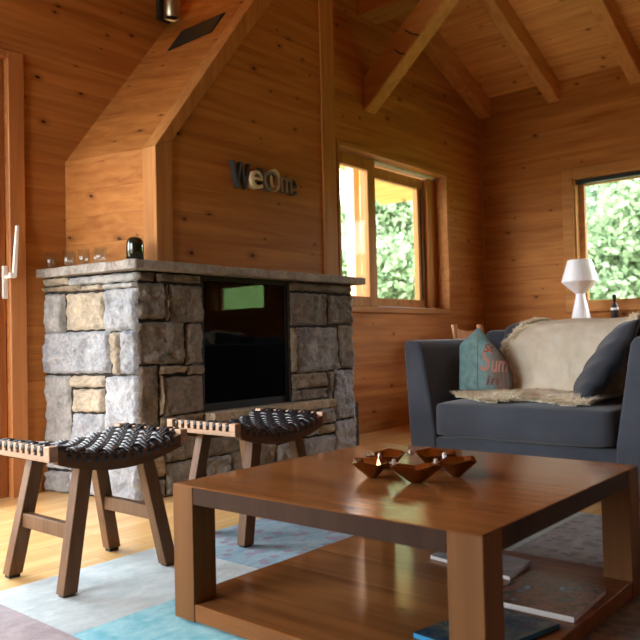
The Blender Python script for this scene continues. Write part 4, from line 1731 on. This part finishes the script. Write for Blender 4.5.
# ------------------------------------------------------------------ outside
mb = MB()
mb.box(-60, 60, -60, 60, -0.45, -0.30)
struct(mb.build('ground', M_grass))
mb = MB()
mb.box(-4.5, XL - 0.25, -2.0, 6.5, -0.30, -0.10)
mb.box(XL - 0.25, 3.0, YB + 0.30, 6.5, -0.30, -0.10)
struct(mb.build('bounce_terrace', M_bounce))  # unseen paving, added to bounce more daylight into the room
mb = MB()
mb.prism([(8.6, -0.31), (40, -0.31), (40, 5.2), (24, 4.2), (14, 1.7)], -40, 2.5, 'y')
struct(mb.build('grass_bank', plain('green_slope', (0.15, 0.27, 0.07), 1.0, 0, 0.1, 0.35, 3)))


def tree(loc, H, blobs, nleaf, mat, label, ls=0.095):
    root = thing('tree', loc, label, 'tree', 'trees outside the windows')
    L = Vector(loc)
    mb = MB()
    mb.tube([L, L + Vector((0.1, 0.05, H * 0.3)), L + Vector((0.0, 0.1, H * 0.6)), L + Vector((0.1, 0.1, H * 0.85))], [0.22, 0.17, 0.11, 0.04], 10)
    for b in blobs:
        mb.tube([L + Vector((0.05, 0.05, H * 0.35)), L + Vector(b[:3]) * 0.7 + Vector((0, 0, 0.3)), L + Vector(b[:3])], [0.09, 0.06, 0.02], 6)
    mb.build('trunk', M_bark, root, True)
    vol = np.array([b[3] ** 2 for b in blobs])
    cnt = (vol / vol.sum() * nleaf).astype(int)
    P = []
    for b, c in zip(blobs, cnt):
        d = rng.normal(size=(c, 3))
        d /= np.linalg.norm(d, axis=1)[:, None]
        r = b[3] * (0.55 + 0.5 * rng.random(c)) * (1 + 0.15 * np.sin(d[:, 0] * 7 + b[0]) * np.sin(d[:, 2] * 6))
        P.append(d * r[:, None] * np.array([1, 1, 0.9]) + np.array(b[:3]) + np.array(loc))
    P = np.concatenate(P)
    P = P[P[:, 2] > loc[2] + 0.2]
    n = len(P)
    a = rng.normal(size=(n, 3))
    a /= np.linalg.norm(a, axis=1)[:, None]
    b_ = np.cross(a, rng.normal(size=(n, 3)))
    b_ /= np.linalg.norm(b_, axis=1)[:, None]
    s1 = ls * (0.7 + 0.6 * rng.random(n))[:, None]
    V = np.stack([P - a * s1, P + b_ * s1 * 0.55, P + a * s1, P - b_ * s1 * 0.55], 1).reshape(-1, 3)
    me = bpy.data.meshes.new('foliage')
    me.vertices.add(len(V))
    me.vertices.foreach_set('co', V.astype(np.float32).ravel())
    me.loops.add(n * 4)
    me.loops.foreach_set('vertex_index', np.arange(n * 4, dtype=np.int32))
    me.polygons.add(n)
    me.polygons.foreach_set('loop_start', np.arange(0, n * 4, 4, dtype=np.int32))
    me.update()
    me.validate()
    me.materials.append(mat)
    o = bpy.data.objects.new('foliage', me)
    COL.objects.link(o)
    o.parent = root
    o.matrix_parent_inverse = Matrix.Translation(-L)
    return root


tree((13.4, 9.1, -0.3), 5.2, [(0, 0, 2.2, 1.7), (-0.6, 0.7, 1.2, 1.3), (0.9, -0.8, 1.6, 1.5), (0.3, 0.2, 3.5, 1.3), (1.1, 0.2, 2.8, 1.4)], 52000, M_leafA,
     'bushy haze-paled green tree seen through the back window')
tree((20.5, 13.0, -0.3), 8.0, [(0, 0, 4.6, 2.4), (-1.4, 1.4, 3.2, 2.0), (1.6, -1.4, 3.5, 2.2), (0.2, 0.4, 6.2, 2.0), (0, -2, 2.0, 2.0), (-1, 1, 1.6, 1.8)], 40000, M_leafB,
     'tall darker tree behind, seen high in the back window', 0.13)
tree((17.4, 4.2, -0.3), 6.0, [(0, 0, 3.2, 2.0), (-0.4, 1.3, 2.2, 1.7), (0.3, -1.3, 2.4, 1.7), (0.2, 0.2, 4.8, 1.6), (-0.3, 0.5, 1.2, 1.6), (0.5, -1.2, 4.2, 1.4)], 60000, M_leafA,
     'broad haze-paled green tree seen through the right window beyond the lamp')
tree((27.0, 7.4, -0.3), 8.5, [(0, 0, 5.0, 2.6), (0, 2.2, 4.0, 2.2), (0.3, -2.0, 4.4, 2.3), (0, 0.4, 7.0, 2.2), (0, -1.0, 2.2, 2.3), (0, 1.6, 2.0, 2.2)], 40000, M_leafB,
     'large deep green tree behind, filling the top of the right window', 0.13)

# canopy post outside the back window
mb = MB()
mb.box(6.29, 6.39, 4.80, 4.92, -0.10, 3.45, 0.006, 1)
o = mb.build('porch_post', wood('daylight_paled_post', (0.50, 0.33, 0.22), (0.66, 0.47, 0.34), 'Z', None, 0.0, 0.7, 26, 0.3, 0.1))  # post wood paled to stand for the overexposed daylight outside
tag(o, 'square timber porch post outside the left pane of the back window', 'post')
